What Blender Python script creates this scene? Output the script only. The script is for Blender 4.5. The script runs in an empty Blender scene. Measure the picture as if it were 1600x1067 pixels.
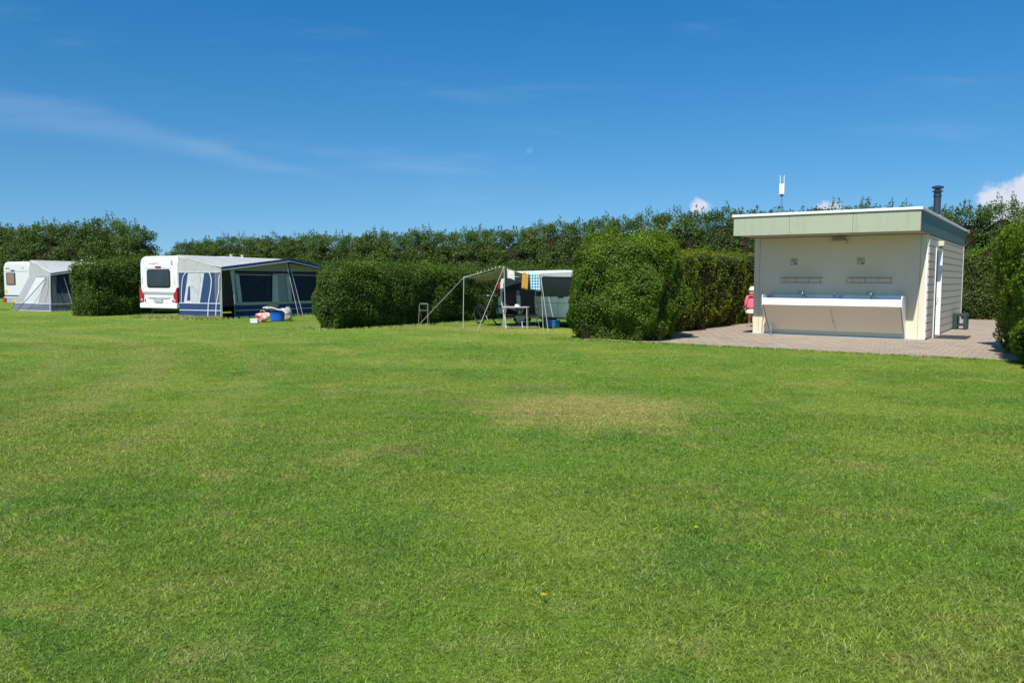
import bpy, bmesh, math, random
import numpy as np
from mathutils import Vector, Matrix, Euler
scene = bpy.context.scene
R = math.radians
# ------------------------------------------------------------------ camera
CAM_H = 1.5
cam_data = bpy.data.cameras.new('camera')
cam = bpy.data.objects.new('camera', cam_data)
scene.collection.objects.link(cam)
cam_data.sensor_width = 36.0
cam_data.lens = 36.0 * 1247.0 / 1600.0
cam_data.clip_start = 0.05
cam_data.clip_end = 3000
PITCH = math.atan(95.0 / 1247.0)
cam.matrix_world = (Matrix.Translation((0, 0, CAM_H)) @ Matrix.Rotation(R(90) - PITCH, 4, 'X')
                    @ Matrix.Rotation(R(0.16), 4, 'Z'))
scene.camera = cam
# ------------------------------------------------------------------ sun and sky
SUN = Vector((-0.690, -1.541, 2.22)).normalized()       # towards the sun
sun_data = bpy.data.lights.new('sun', 'SUN')
sun_data.energy = 4.6
sun_data.angle = R(0.53)
sun_data.color = (1.0, 0.965, 0.90)
sun = bpy.data.objects.new('sun', sun_data)
scene.collection.objects.link(sun)
sun.rotation_euler = SUN.to_track_quat('Z', 'Y').to_euler()
world = bpy.data.worlds.new('World')
scene.world = world
world.use_nodes = True
wn, wl = world.node_tree.nodes, world.node_tree.links
wn.clear()


def nd(nodes, t, **kw):
    n = nodes.new(t)
    for k, v in kw.items():
        if k == 'ins':
            for i, val in v.items():
                n.inputs[i].default_value = val
        else:
            setattr(n, k, v)
    return n


def mth(nodes, links, op, a, b=None, c=None, clamp=False):
    n = nodes.new('ShaderNodeMath')
    n.operation = op
    n.use_clamp = clamp
    for i, v in enumerate((a, b, c)):
        if v is None:
            continue
        if isinstance(v, (int, float)):
            n.inputs[i].default_value = v
        else:
            links.new(v, n.inputs[i])
    return n.outputs[0]


def smooth(nodes, links, v, lo, hi):
    n = nodes.new('ShaderNodeMapRange')
    n.interpolation_type = 'SMOOTHSTEP'
    links.new(v, n.inputs[0])
    n.inputs[1].default_value = lo
    n.inputs[2].default_value = hi
    return n.outputs[0]


sky = nd(wn, 'ShaderNodeTexSky', sky_type='NISHITA')
sky.sun_disc = False
sky.sun_elevation = math.asin(SUN.z)
sky.sun_rotation = math.atan2(SUN.x, SUN.y)
sky.altitude = 0
sky.air_density = 1.0
sky.dust_density = 0.12
sky.ozone_density = 3.2
tcw = nd(wn, 'ShaderNodeTexCoord')
vm = nd(wn, 'ShaderNodeMapping', vector_type='POINT')
vm.inputs['Scale'].default_value = (1, 1, 0.74)
vm.inputs['Location'].default_value = (0, 0, 0.086)
wl.new(tcw.outputs['Generated'], vm.inputs[0])
vnrm = nd(wn, 'ShaderNodeVectorMath', operation='NORMALIZE')
wl.new(vm.outputs[0], vnrm.inputs[0])
wl.new(vnrm.outputs[0], sky.inputs[0])
sx = nd(wn, 'ShaderNodeSeparateXYZ')
wl.new(tcw.outputs['Generated'], sx.inputs[0])
yy = mth(wn, wl, 'MAXIMUM', sx.outputs[1], 0.02)
U = mth(wn, wl, 'DIVIDE', sx.outputs[0], yy)
V = mth(wn, wl, 'DIVIDE', sx.outputs[2], yy)
cuv = nd(wn, 'ShaderNodeCombineXYZ')
wl.new(U, cuv.inputs[0]); wl.new(V, cuv.inputs[1])


def wnoise(scale, detail, rough, sxy=(1, 1), rot=0.0, off=(0, 0, 0)):
    mp = nd(wn, 'ShaderNodeMapping')
    mp.inputs['Rotation'].default_value = (0, 0, rot)
    mp.inputs['Scale'].default_value = (sxy[0], sxy[1], 1)
    mp.inputs['Location'].default_value = off
    wl.new(cuv.outputs[0], mp.inputs[0])
    n = nd(wn, 'ShaderNodeTexNoise', ins={'Scale': scale, 'Detail': detail, 'Roughness': rough})
    wl.new(mp.outputs[0], n.inputs['Vector'])
    return n.outputs[0]


# cirrus band falling from upper left towards the middle
t1 = mth(wn, wl, 'ADD', U, 0.47)
line = mth(wn, wl, 'ADD', mth(wn, wl, 'MULTIPLY', t1, -0.20), 0.178)
wob = mth(wn, wl, 'MULTIPLY', mth(wn, wl, 'SUBTRACT', wnoise(5, 3, .5), .5), 0.035)
dv = mth(wn, wl, 'ADD', mth(wn, wl, 'SUBTRACT', V, line), wob)
wid = mth(wn, wl, 'SUBTRACT', 0.026, mth(wn, wl, 'MULTIPLY', t1, 0.075))
wid = mth(wn, wl, 'MAXIMUM', wid, 0.006)
band = mth(wn, wl, 'SUBTRACT', 1.0, mth(wn, wl, 'ABSOLUTE', mth(wn, wl, 'DIVIDE', dv, wid)), clamp=True)
band = smooth(wn, wl, band, 0, 1)
fade = mth(wn, wl, 'SUBTRACT', 1.0, smooth(wn, wl, U, -0.34, -0.18))
streak = wnoise(14, 6, .6, (0.5, 4), 0.2)
band = mth(wn, wl, 'MULTIPLY', mth(wn, wl, 'MULTIPLY', band, fade), mth(wn, wl, 'ADD', streak, 0.05))
band = mth(wn, wl, 'MULTIPLY', band, 0.29)
# thin scattered veils
veil = smooth(wn, wl, wnoise(3.2, 7, .62, (0.8, 4.5), 0.16, (3.1, 1.7, 0)), 0.52, 0.82)
veil = mth(wn, wl, 'MULTIPLY', veil, 0.22)
# low cumulus near the horizon
def blob(u0, v0, ru, rv, soft, dist=0.9, sc=30):
    du = mth(wn, wl, 'DIVIDE', mth(wn, wl, 'SUBTRACT', U, u0), ru)
    dvv = mth(wn, wl, 'DIVIDE', mth(wn, wl, 'SUBTRACT', V, v0), rv)
    r2 = mth(wn, wl, 'SQRT', mth(wn, wl, 'ADD', mth(wn, wl, 'MULTIPLY', du, du), mth(wn, wl, 'MULTIPLY', dvv, dvv)))
    nn = mth(wn, wl, 'MULTIPLY', mth(wn, wl, 'SUBTRACT', wnoise(sc, 5, .6), .5), dist * 2)
    r2 = mth(wn, wl, 'ADD', r2, nn)
    return mth(wn, wl, 'SUBTRACT', 1.0, smooth(wn, wl, r2, 1.0 - soft, 1.0 + soft * .3))
b1 = blob(0.690, 0.092, 0.118, 0.046, 0.30, .75, 26)
b2 = blob(0.233, 0.091, 0.012, 0.010, 0.6, 1.0, 55)
b3 = blob(0.392, 0.091, 0.020, 0.009, 0.6, 1.0, 50)
b4 = blob(0.022, 0.160, 0.006, 0.004, 0.9, .8, 90)
cum = mth(wn, wl, 'MAXIMUM', mth(wn, wl, 'MAXIMUM', b1, b2), mth(wn, wl, 'MAXIMUM', b3, mth(wn, wl, 'MULTIPLY', b4, .12)))
cum = mth(wn, wl, 'MULTIPLY', cum, 0.85)
hsv = nd(wn, 'ShaderNodeHueSaturation', ins={'Hue': 0.500, 'Saturation': 1.43, 'Value': 1.10})
wl.new(sky.outputs[0], hsv.inputs['Color'])
m1 = nd(wn, 'ShaderNodeMix', data_type='RGBA')
wl.new(mth(wn, wl, 'ADD', band, veil, clamp=True), m1.inputs[0])
wl.new(hsv.outputs[0], m1.inputs[6])
m1.inputs[7].default_value = (4.2, 5.8, 8.0, 1)
m2 = nd(wn, 'ShaderNodeMix', data_type='RGBA')
wl.new(cum, m2.inputs[0])
wl.new(m1.outputs[2], m2.inputs[6])
m2.inputs[7].default_value = (7.6, 7.7, 8.6, 1)
bg = nd(wn, 'ShaderNodeBackground', ins={1: 0.085})
wl.new(m2.outputs[2], bg.inputs[0])
wo = nd(wn, 'ShaderNodeOutputWorld')
wl.new(bg.outputs[0], wo.inputs[0])
scene.view_settings.view_transform = 'Standard'
scene.view_settings.look = 'None'
scene.view_settings.exposure = 0.3
scene.view_settings.gamma = 1.0
scene.cycles.max_bounces = 6
scene.cycles.transparent_max_bounces = 8

rng = np.random.default_rng(7)
random.seed(7)
# ------------------------------------------------------------------ the camp grid
YAW = R(34.69)
CO, SI = math.cos(YAW), math.sin(YAW)
CX, CY = 10.58, 20.42                                   # near right corner of the wash house


def W(X, Y, Z=0.0):                                      # grid (right, back) -> world
    return Vector((CX + X * CO + Y * SI, CY - X * SI + Y * CO, Z))


# ------------------------------------------------------------------ materials
def base_mat(name):
    m = bpy.data.materials.new(name)
    m.use_nodes = True
    n, l = m.node_tree.nodes, m.node_tree.links
    return m, n, l, n['Principled BSDF']


def mat(name, col, rough=0.6, metal=0.0, var=0.12, vs=3.0, bump=0.0, bs=60.0, dirt=0.0, spec=None, wave=None):
    """plain surface with weathering: slight tone variation, optional dirt streaks and bump"""
    m, n, l, b = base_mat(name)
    tc = nd(n, 'ShaderNodeTexCoord')
    nz = nd(n, 'ShaderNodeTexNoise', ins={'Scale': vs, 'Detail': 5.0, 'Roughness': 0.6})
    l.new(tc.outputs['Object'], nz.inputs['Vector'])
    mx = nd(n, 'ShaderNodeMix', data_type='RGBA')
    l.new(nz.outputs[0], mx.inputs[0])
    mx.inputs[6].default_value = tuple(c * (1 - var) for c in col) + (1,)
    mx.inputs[7].default_value = tuple(min(1, c * (1 + var)) for c in col) + (1,)
    out = mx.outputs[2]
    if dirt > 0:
        mp = nd(n, 'ShaderNodeMapping')
        mp.inputs['Scale'].default_value = (9, 9, 0.7)
        l.new(tc.outputs['Object'], mp.inputs[0])
        n2 = nd(n, 'ShaderNodeTexNoise', ins={'Scale': 1.3, 'Detail': 6.0, 'Roughness': 0.65})
        l.new(mp.outputs[0], n2.inputs['Vector'])
        f = mth(n, l, 'MULTIPLY', smooth(n, l, n2.outputs[0], 0.5, 0.75), dirt)
        m2_ = nd(n, 'ShaderNodeMix', data_type='RGBA')
        l.new(f, m2_.inputs[0]); l.new(out, m2_.inputs[6])
        m2_.inputs[7].default_value = (col[0] * .55, col[1] * .55, col[2] * .48, 1)
        out = m2_.outputs[2]
    l.new(out, b.inputs['Base Color'])
    b.inputs['Roughness'].default_value = rough
    b.inputs['Metallic'].default_value = metal
    if spec is not None:
        b.inputs['Specular IOR Level'].default_value = spec
    if bump > 0:
        n3 = nd(n, 'ShaderNodeTexNoise', ins={'Scale': bs, 'Detail': 3.0})
        l.new(tc.outputs['Object'], n3.inputs['Vector'])
        bp = nd(n, 'ShaderNodeBump', ins={'Strength': bump, 'Distance': 0.01})
        l.new(n3.outputs[0], bp.inputs['Height'])
        l.new(bp.outputs[0], b.inputs['Normal'])
    return m


def fabric(name, col, var=0.15, wr=0.5, trans=0.0, sc=(2.2, 2.2, 0.8)):
    m, n, l, b = base_mat(name)
    tc = nd(n, 'ShaderNodeTexCoord')
    mp = nd(n, 'ShaderNodeMapping'); mp.inputs['Scale'].default_value = sc
    l.new(tc.outputs['Object'], mp.inputs[0])
    nz = nd(n, 'ShaderNodeTexNoise', ins={'Scale': 2.5, 'Detail': 4.0, 'Distortion': 0.8})
    l.new(mp.outputs[0], nz.inputs['Vector'])
    mx = nd(n, 'ShaderNodeMix', data_type='RGBA')
    l.new(nz.outputs[0], mx.inputs[0])
    mx.inputs[6].default_value = tuple(c * (1 - var) for c in col) + (1,)
    mx.inputs[7].default_value = tuple(c * (1 + var) for c in col) + (1,)
    l.new(mx.outputs[2], b.inputs['Base Color'])
    b.inputs['Roughness'].default_value = 0.75
    b.inputs['Specular IOR Level'].default_value = 0.25
    bp = nd(n, 'ShaderNodeBump', ins={'Strength': wr, 'Distance': 0.06})
    l.new(nz.outputs[0], bp.inputs['Height'])
    l.new(bp.outputs[0], b.inputs['Normal'])
    if trans > 0:
        tr = nd(n, 'ShaderNodeBsdfTranslucent')
        l.new(mx.outputs[2], tr.inputs[0])
        ms = nd(n, 'ShaderNodeMixShader', ins={0: trans})
        l.new(b.outputs[0], ms.inputs[1]); l.new(tr.outputs[0], ms.inputs[2])
        l.new(ms.outputs[0], n['Material Output'].inputs[0])
    return m


def glassy(name, col=(0.02, 0.025, 0.03), rough=0.08):
    m, n, l, b = base_mat(name)
    tc = nd(n, 'ShaderNodeTexCoord')
    nz = nd(n, 'ShaderNodeTexNoise', ins={'Scale': 1.7, 'Detail': 2.0})
    l.new(tc.outputs['Object'], nz.inputs['Vector'])
    mx = nd(n, 'ShaderNodeMix', data_type='RGBA'); l.new(nz.outputs[0], mx.inputs[0])
    mx.inputs[6].default_value = tuple(c * .6 for c in col) + (1,)
    mx.inputs[7].default_value = tuple(c * 1.4 for c in col) + (1,)
    l.new(mx.outputs[2], b.inputs['Base Color'])
    b.inputs['Roughness'].default_value = rough
    return m


def leaf_mat(name, dark, light, dry=None, trans=0.35, patch=1.0):
    m, n, l, b = base_mat(name)
    at = nd(n, 'ShaderNodeAttribute', attribute_name='tint')
    geo = nd(n, 'ShaderNodeNewGeometry')
    nz = nd(n, 'ShaderNodeTexNoise', ins={'Scale': patch, 'Detail': 3.0})
    l.new(geo.outputs['Position'], nz.inputs['Vector'])
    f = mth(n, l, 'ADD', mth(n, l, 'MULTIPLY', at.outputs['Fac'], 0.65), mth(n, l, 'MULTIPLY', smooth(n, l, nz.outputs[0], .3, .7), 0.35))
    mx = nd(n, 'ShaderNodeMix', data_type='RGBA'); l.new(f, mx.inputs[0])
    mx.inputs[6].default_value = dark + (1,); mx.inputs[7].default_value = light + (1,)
    out = mx.outputs[2]
    if dry:
        m2_ = nd(n, 'ShaderNodeMix', data_type='RGBA')
        l.new(mth(n, l, 'GREATER_THAN', at.outputs['Fac'], 0.985), m2_.inputs[0])
        l.new(out, m2_.inputs[6]); m2_.inputs[7].default_value = dry + (1,)
        out = m2_.outputs[2]
    l.new(out, b.inputs['Base Color'])
    b.inputs['Roughness'].default_value = 0.40
    b.inputs['Specular IOR Level'].default_value = 0.30
    tr = nd(n, 'ShaderNodeBsdfTranslucent')
    hs = nd(n, 'ShaderNodeHueSaturation', ins={'Hue': 0.485, 'Saturation': 1.1, 'Value': 1.5})
    l.new(out, hs.inputs['Color']); l.new(hs.outputs[0], tr.inputs[0])
    ms = nd(n, 'ShaderNodeMixShader', ins={0: trans})
    l.new(b.outputs[0], ms.inputs[1]); l.new(tr.outputs[0], ms.inputs[2])
    l.new(ms.outputs[0], n['Material Output'].inputs[0])
    return m


M = {}
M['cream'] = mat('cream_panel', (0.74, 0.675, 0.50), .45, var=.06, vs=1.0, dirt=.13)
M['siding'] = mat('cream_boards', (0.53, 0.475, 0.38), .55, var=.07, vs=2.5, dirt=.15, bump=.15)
M['fascia'] = mat('pale_green_board', (0.395, 0.425, 0.300), .5, var=.07, vs=1.2, dirt=.32)
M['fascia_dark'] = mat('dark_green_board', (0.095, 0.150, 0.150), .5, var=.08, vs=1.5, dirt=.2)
M['soffit'] = mat('soffit_board', (0.42, 0.40, 0.28), .6, var=.05)
M['cap'] = mat('roof_trim', (0.80, 0.78, 0.74), .4, var=.05, dirt=.12)
M['roofing'] = mat('roofing_felt', (0.20, 0.20, 0.20), .9, var=.2, bump=.4)
M['joint'] = mat('joint_dark', (0.24, 0.24, 0.19), .8)  # dark tone of panel joints, fascia backing and screw heads
M['plinth'] = mat('plinth_grey', (0.33, 0.36, 0.38), .8, var=.1)
M['white'] = mat('white_paint', (0.84, 0.84, 0.83), .35, var=.03, dirt=.05)
M['apron'] = mat('white_enamel', (0.90, 0.90, 0.90), .3, var=.01)
M['undersink'] = mat('beige_panel', (0.70, 0.64, 0.52), .5, var=.04, vs=1.0)
M['steel'] = mat('steel', (0.50, 0.53, 0.58), .28, 1.0, var=.06)
M['chrome'] = mat('chrome', (0.55, 0.56, 0.58), .15, 1.0, var=.02)
M['darkmetal'] = mat('dark_metal', (0.05, 0.055, 0.06), .45, .5)
M['greymetal'] = mat('grey_metal', (0.32, 0.33, 0.35), .45, .6)
M['flue'] = mat('flue_metal', (0.07, 0.09, 0.12), .45, .6, var=.2)
M['wire'] = mat('wire_rack', (0.10, 0.10, 0.09), .5, .3)
M['undersink'].node_tree.nodes['Principled BSDF'].inputs['Roughness'].default_value = .55
M['lamp'] = mat('lamp_cover', (0.62, 0.58, 0.40), .4)
M['sign'] = mat('sign_plate', (0.62, 0.60, 0.48), .4, var=.02)
M['ink'] = mat('sign_ink', (0.03, 0.035, 0.03), .5)
M['mat_rubber'] = mat('rubber', (0.035, 0.035, 0.037), .85, bump=.5, bs=120)
M['bench'] = mat('green_wood', (0.022, 0.042, 0.042), .6, var=.25, vs=8)
M['yellow'] = mat('yellow_hose', (0.55, 0.48, 0.08), .5)
M['pvc'] = mat('grey_pipe', (0.20, 0.22, 0.24), .4)
M['dark_in'] = mat('dark_interior', (0.018, 0.019, 0.022), .9)
M['carwhite'] = mat('caravan_white', (0.82, 0.82, 0.80), .3, var=.025, vs=1.5, dirt=.06)
M['carold'] = mat('old_caravan_white', (0.66, 0.67, 0.67), .4, var=.04, vs=1.5, dirt=.10)
M['greyband'] = mat('grey_band', (0.36, 0.37, 0.38), .5)
M['glass'] = glassy('tinted_glass', (0.025, 0.035, 0.045))
M['bluestripe'] = mat('blue_stripe', (0.03, 0.06, 0.20), .4)
M['red'] = mat('red_lens', (0.36, 0.015, 0.02), .2, var=.1)
M['plate'] = mat('number_plate_white', (0.50, 0.50, 0.48), .5)
M['plate_y'] = mat('number_plate_yellow', (0.72, 0.48, 0.03), .5)
M['curtain'] = fabric('brown_blind', (0.26, 0.17, 0.12), .2)
M['tyre'] = mat('tyre_rubber', (0.02, 0.02, 0.022), .85)
M['rim'] = mat('rim_metal', (0.40, 0.41, 0.42), .4, .7)
M['navy'] = fabric('navy_fabric', (0.026, 0.062, 0.150), .16, .5)
M['darknavy'] = fabric('dark_navy_fabric', (0.012, 0.022, 0.06), .25, .6)
M['tentgrey'] = fabric('pale_grey_fabric', (0.45, 0.455, 0.435), .10, .9, .03)
M['tentwhite'] = fabric('white_curtain', (0.60, 0.62, 0.63), .10, .6, .1)
M['slate'] = fabric('slate_fabric', (0.135, 0.15, 0.19), .12, .5)
M['slate_light'] = fabric('light_slate_fabric', (0.35, 0.33, 0.36), .12, .5)
M['tape'] = mat('white_piping', (0.62, 0.64, 0.66), .6, var=.04)
M['mesh_win'] = fabric('window_film', (0.016, 0.027, 0.055), .4, .7)
M['tarp'] = fabric('taupe_tarp', (0.34, 0.31, 0.26), .06, .5, .25)
M['canopy_white'] = fabric('white_canopy_cloth', (0.86, 0.86, 0.85), .03, .3, .75)
M['vanwhite'] = mat('van_white', (0.62, 0.68, 0.68), .3, var=.03)
M['alu'] = mat('aluminium_tube', (0.70, 0.69, 0.66), .4, .3)
M['rope'] = mat('guy_rope', (0.45, 0.42, 0.36), .8)
M['black_mesh'] = mat('black_mesh_fabric', (0.025, 0.025, 0.03), .8, var=.3)
M['tabletop'] = mat('table_top', (0.52, 0.53, 0.55), .35)
M['blue_plastic'] = mat('blue_plastic', (0.01, 0.13, 0.62), .35, var=.2, vs=6)
M['blue_crate'] = mat('blue_crate', (0.015, 0.13, 0.30), .5)
M['white_cloth'] = fabric('white_cloth', (0.74, 0.74, 0.74), .06, .7, .15)
M['orange_cloth'] = fabric('orange_cloth', (0.72, 0.40, 0.08), .2, .7, .25, (9, 9, 9))
M['beigebag'] = fabric('beige_bag', (0.40, 0.39, 0.34), .15, .7)
M['white_plastic'] = mat('white_plastic', (0.80, 0.81, 0.82), .35)
M['skin'] = mat('skin', (0.62, 0.36, 0.26), .55, var=.05)
M['pink'] = fabric('pink_cloth', (0.80, 0.16, 0.25), .12, .6)
M['white_skirt'] = fabric('white_skirt_cloth', (0.72, 0.70, 0.68), .08, .6)
M['hat'] = fabric('white_hat_cloth', (0.78, 0.75, 0.74), .05, .4)
M['hair'] = mat('blond_hair', (0.55, 0.38, 0.18), .6, bump=.5, bs=90)
M['bark'] = mat('bark', (0.10, 0.085, 0.065), .9, var=.3, vs=6, bump=.6, bs=25)
M['flower'] = mat('yellow_petals', (0.75, 0.55, 0.03), .6)
M['frame_bike'] = mat('bike_paint', (0.04, 0.045, 0.05), .3, .3)
M['soap'] = mat('blue_soap', (0.18, 0.30, 0.62), .2)
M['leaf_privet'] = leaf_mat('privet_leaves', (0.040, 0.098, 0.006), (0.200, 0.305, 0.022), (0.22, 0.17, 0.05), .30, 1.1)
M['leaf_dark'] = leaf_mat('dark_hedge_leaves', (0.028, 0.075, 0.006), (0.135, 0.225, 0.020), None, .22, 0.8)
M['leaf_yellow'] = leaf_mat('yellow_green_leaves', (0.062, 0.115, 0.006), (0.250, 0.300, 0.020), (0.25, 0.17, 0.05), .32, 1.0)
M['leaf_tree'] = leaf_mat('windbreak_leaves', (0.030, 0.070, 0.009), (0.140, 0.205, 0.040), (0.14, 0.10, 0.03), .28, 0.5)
M['twig_core'] = mat('dark_core', (0.026, 0.026, 0.014), .95, var=.5, vs=7, spec=0.05)  # near-black tone of the foot stems and of the added cores

# ---- plaid cloth
m, n, l, b = base_mat('blue_plaid_cloth')
tc = nd(n, 'ShaderNodeTexCoord')
s3 = nd(n, 'ShaderNodeSeparateXYZ'); l.new(tc.outputs['Object'], s3.inputs[0])
fx = mth(n, l, 'LESS_THAN', mth(n, l, 'FRACT', mth(n, l, 'MULTIPLY', s3.outputs[0], 11.5)), .45)
fz = mth(n, l, 'LESS_THAN', mth(n, l, 'FRACT', mth(n, l, 'MULTIPLY', s3.outputs[2], 11.5)), .45)
f = mth(n, l, 'MULTIPLY', mth(n, l, 'ADD', fx, fz), .5)
cr = nd(n, 'ShaderNodeValToRGB'); l.new(f, cr.inputs[0])
cr.color_ramp.elements[0].color = (0.62, 0.72, 0.76, 1); cr.color_ramp.elements[1].color = (0.02, 0.10, 0.22, 1)
e = cr.color_ramp.elements.new(.5); e.color = (0.17, 0.42, 0.60, 1)
l.new(cr.outputs[0], b.inputs['Base Color']); b.inputs['Roughness'].default_value = .8
M['plaid'] = m
# ---- red and white patterned bag
m, n, l, b = base_mat('red_patterned_bag')
tc = nd(n, 'ShaderNodeTexCoord')
vo = nd(n, 'ShaderNodeTexVoronoi', ins={'Scale': 9.0}); l.new(tc.outputs['Object'], vo.inputs['Vector'])
cr = nd(n, 'ShaderNodeValToRGB'); l.new(vo.outputs['Color'], cr.inputs[0])
cr.color_ramp.interpolation = 'CONSTANT'
cr.color_ramp.elements[0].color = (0.62, 0.05, 0.06, 1); cr.color_ramp.elements[1].color = (0.75, 0.66, 0.60, 1)
cr.color_ramp.elements[1].position = .55
e = cr.color_ramp.elements.new(.35); e.color = (0.70, 0.35, 0.28, 1)
l.new(cr.outputs[0], b.inputs['Base Color']); b.inputs['Roughness'].default_value = .5
M['redbag'] = m


# ---- lawn colour shared by soil sheet and blades
def lawn_group():
    g = bpy.data.node_groups.new('lawn_colour', 'ShaderNodeTree')
    g.interface.new_socket('Color', in_out='OUTPUT', socket_type='NodeSocketColor')
    g.interface.new_socket('Dry', in_out='OUTPUT', socket_type='NodeSocketFloat')
    n, l = g.nodes, g.links
    geo = nd(n, 'ShaderNodeNewGeometry')
    pos = geo.outputs['Position']

    def noise(sc, det=4, ro=.55, off=(0, 0, 0), stretch=(1, 1, 1)):
        mp = nd(n, 'ShaderNodeMapping'); mp.inputs['Location'].default_value = off
        mp.inputs['Scale'].default_value = stretch
        l.new(pos, mp.inputs[0])
        z = nd(n, 'ShaderNodeTexNoise', ins={'Scale': sc, 'Detail': det, 'Roughness': ro})
        l.new(mp.outputs[0], z.inputs['Vector'])
        return z.outputs[0]
    sp = nd(n, 'ShaderNodeSeparateXYZ'); l.new(pos, sp.inputs[0])

    def mix(f, a, bcol):
        mm = nd(n, 'ShaderNodeMix', data_type='RGBA')
        l.new(f, mm.inputs[0]); l.new(a, mm.inputs[6])
        mm.inputs[7].default_value = bcol + (1,)
        return mm.outputs[2]
    c0 = nd(n, 'ShaderNodeRGB'); c0.outputs[0].default_value = (0.178, 0.292, 0.032, 1)
    col = c0.outputs[0]
    col = mix(smooth(n, l, noise(0.33, 3), .42, .66), col, (0.250, 0.335, 0.046))
    col = mix(mth(n, l, 'MULTIPLY', smooth(n, l, noise(0.9, 4, .6, (7, 3, 0)), .50, .70), .8), col, (0.122, 0.240, 0.032))
    col = mix(mth(n, l, 'MULTIPLY', smooth(n, l, noise(2.6, 4, .6, (1, 9, 0)), .50, .72), .6), col, (0.295, 0.340, 0.085))
    # blobs: (x, y, rx, ry, rot, strength)
    dist = noise(1.6, 5, .65, (4, 4, 0))
    dry = None

    def ell(x, y, rx, ry, rot, soft=.45, wob=.9):
        dx = mth(n, l, 'SUBTRACT', sp.outputs[0], x); dy = mth(n, l, 'SUBTRACT', sp.outputs[1], y)
        a = mth(n, l, 'ADD', mth(n, l, 'MULTIPLY', dx, math.cos(rot) / rx), mth(n, l, 'MULTIPLY', dy, math.sin(rot) / rx))
        bb = mth(n, l, 'ADD', mth(n, l, 'MULTIPLY', dx, -math.sin(rot) / ry), mth(n, l, 'MULTIPLY', dy, math.cos(rot) / ry))
        r_ = mth(n, l, 'SQRT', mth(n, l, 'ADD', mth(n, l, 'MULTIPLY', a, a), mth(n, l, 'MULTIPLY', bb, bb)))
        r_ = mth(n, l, 'ADD', r_, mth(n, l, 'MULTIPLY', mth(n, l, 'SUBTRACT', dist, .5), wob * 2))
        return mth(n, l, 'SUBTRACT', 1.0, smooth(n, l, r_, 1 - soft, 1 + soft))
    big = ell(0.92, 9.3, 1.22, 1.15, 0.0)
    fine = smooth(n, l, noise(7.0, 5, .7), .36, .60)
    drym = mth(n, l, 'MULTIPLY', big, mth(n, l, 'ADD', mth(n, l, 'MULTIPLY', fine, .55), .45))
    worn = mth(n, l, 'MULTIPLY', ell(-0.5, 24.3, 3.6, 1.1, -0.5, .5), .45)      # trodden strip by the awning
    worn2 = mth(n, l, 'MULTIPLY', ell(-12.8, 30.2, 2.0, 0.7, 0.0, .5), .55)
    drym = mth(n, l, 'MAXIMUM', drym, mth(n, l, 'MAXIMUM', worn, worn2))
    sparse = mth(n, l, 'MULTIPLY', smooth(n, l, noise(0.75, 5, .65, (11, 2, 0)), .55, .72), .60)
    leftdry = mth(n, l, 'MULTIPLY', smooth(n, l, noise(1.3, 5, .7, (2, 6, 0)), .52, .70),
                  mth(n, l, 'MULTIPLY', smooth(n, l, sp.outputs[0], 0.2, -2.5), .55))
    drym = mth(n, l, 'MAXIMUM', drym, mth(n, l, 'MAXIMUM', sparse, leftdry))
    # mower turning arcs on the left
    for (cx_, cy_, rad, wd, st) in ((-22.0, 8.0, 16.8, .45, .45), (-22.0, 8.0, 15.2, .35, .32), (-22.0, 8.0, 18.5, .30, .25)):
        dx = mth(n, l, 'SUBTRACT', sp.outputs[0], cx_); dy = mth(n, l, 'SUBTRACT', sp.outputs[1], cy_)
        r_ = mth(n, l, 'SQRT', mth(n, l, 'ADD', mth(n, l, 'MULTIPLY', dx, dx), mth(n, l, 'MULTIPLY', dy, dy)))
        dd = mth(n, l, 'DIVIDE', mth(n, l, 'ABSOLUTE', mth(n, l, 'SUBTRACT', r_, rad)), wd)
        ring = mth(n, l, 'MULTIPLY', mth(n, l, 'SUBTRACT', 1.0, smooth(n, l, dd, 0, 1.6)), mth(n, l, 'MULTIPLY', dist, st * 1.6))
        drym = mth(n, l, 'MAXIMUM', drym, ring)
    col = mix(mth(n, l, 'MULTIPLY', drym, .95), col, (0.440, 0.375, 0.125))
    bare = None
    for (x, y, rx, ry) in ((-0.95, 6.95, .22, .16), (-0.62, 9.75, .30, .16), (0.35, 11.1, .35, .25), (0.55, 9.0, .45, .14), (2.1, 7.9, .14, .10)):
        e_ = ell(x, y, rx, ry, 0.0, .5, 1.3)
        bare = e_ if bare is None else mth(n, l, 'MAXIMUM', bare, e_)
    col = mix(mth(n, l, 'MULTIPLY', bare, .38), col, (0.30, 0.215, 0.115))
    go = nd(n, 'NodeGroupOutput')
    l.new(col, go.inputs[0]); l.new(mth(n, l, 'MAXIMUM', drym, bare), go.inputs[1])
    return g


LG = lawn_group()
m, n, l, b = base_mat('lawn')
gg = nd(n, 'ShaderNodeGroup'); gg.node_tree = LG
geo = nd(n, 'ShaderNodeNewGeometry')
n1 = nd(n, 'ShaderNodeTexNoise', ins={'Scale': 38.0, 'Detail': 6.0, 'Roughness': .75}); l.new(geo.outputs['Position'], n1.inputs['Vector'])
n2 = nd(n, 'ShaderNodeTexNoise', ins={'Scale': 9.0, 'Detail': 5.0, 'Roughness': .7}); l.new(geo.outputs['Position'], n2.inputs['Vector'])
f = mth(n, l, 'ADD', mth(n, l, 'MULTIPLY', smooth(n, l, n1.outputs[0], .3, .7), .55), mth(n, l, 'MULTIPLY', smooth(n, l, n2.outputs[0], .35, .65), .35))
f = mth(n, l, 'ADD', f, .38)
mm = nd(n, 'ShaderNodeMix', data_type='RGBA', blend_type='MULTIPLY', ins={0: 1.0})
l.new(gg.outputs[0], mm.inputs[6]); l.new(f, mm.inputs[7])
l.new(mm.outputs[2], b.inputs['Base Color'])
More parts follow.
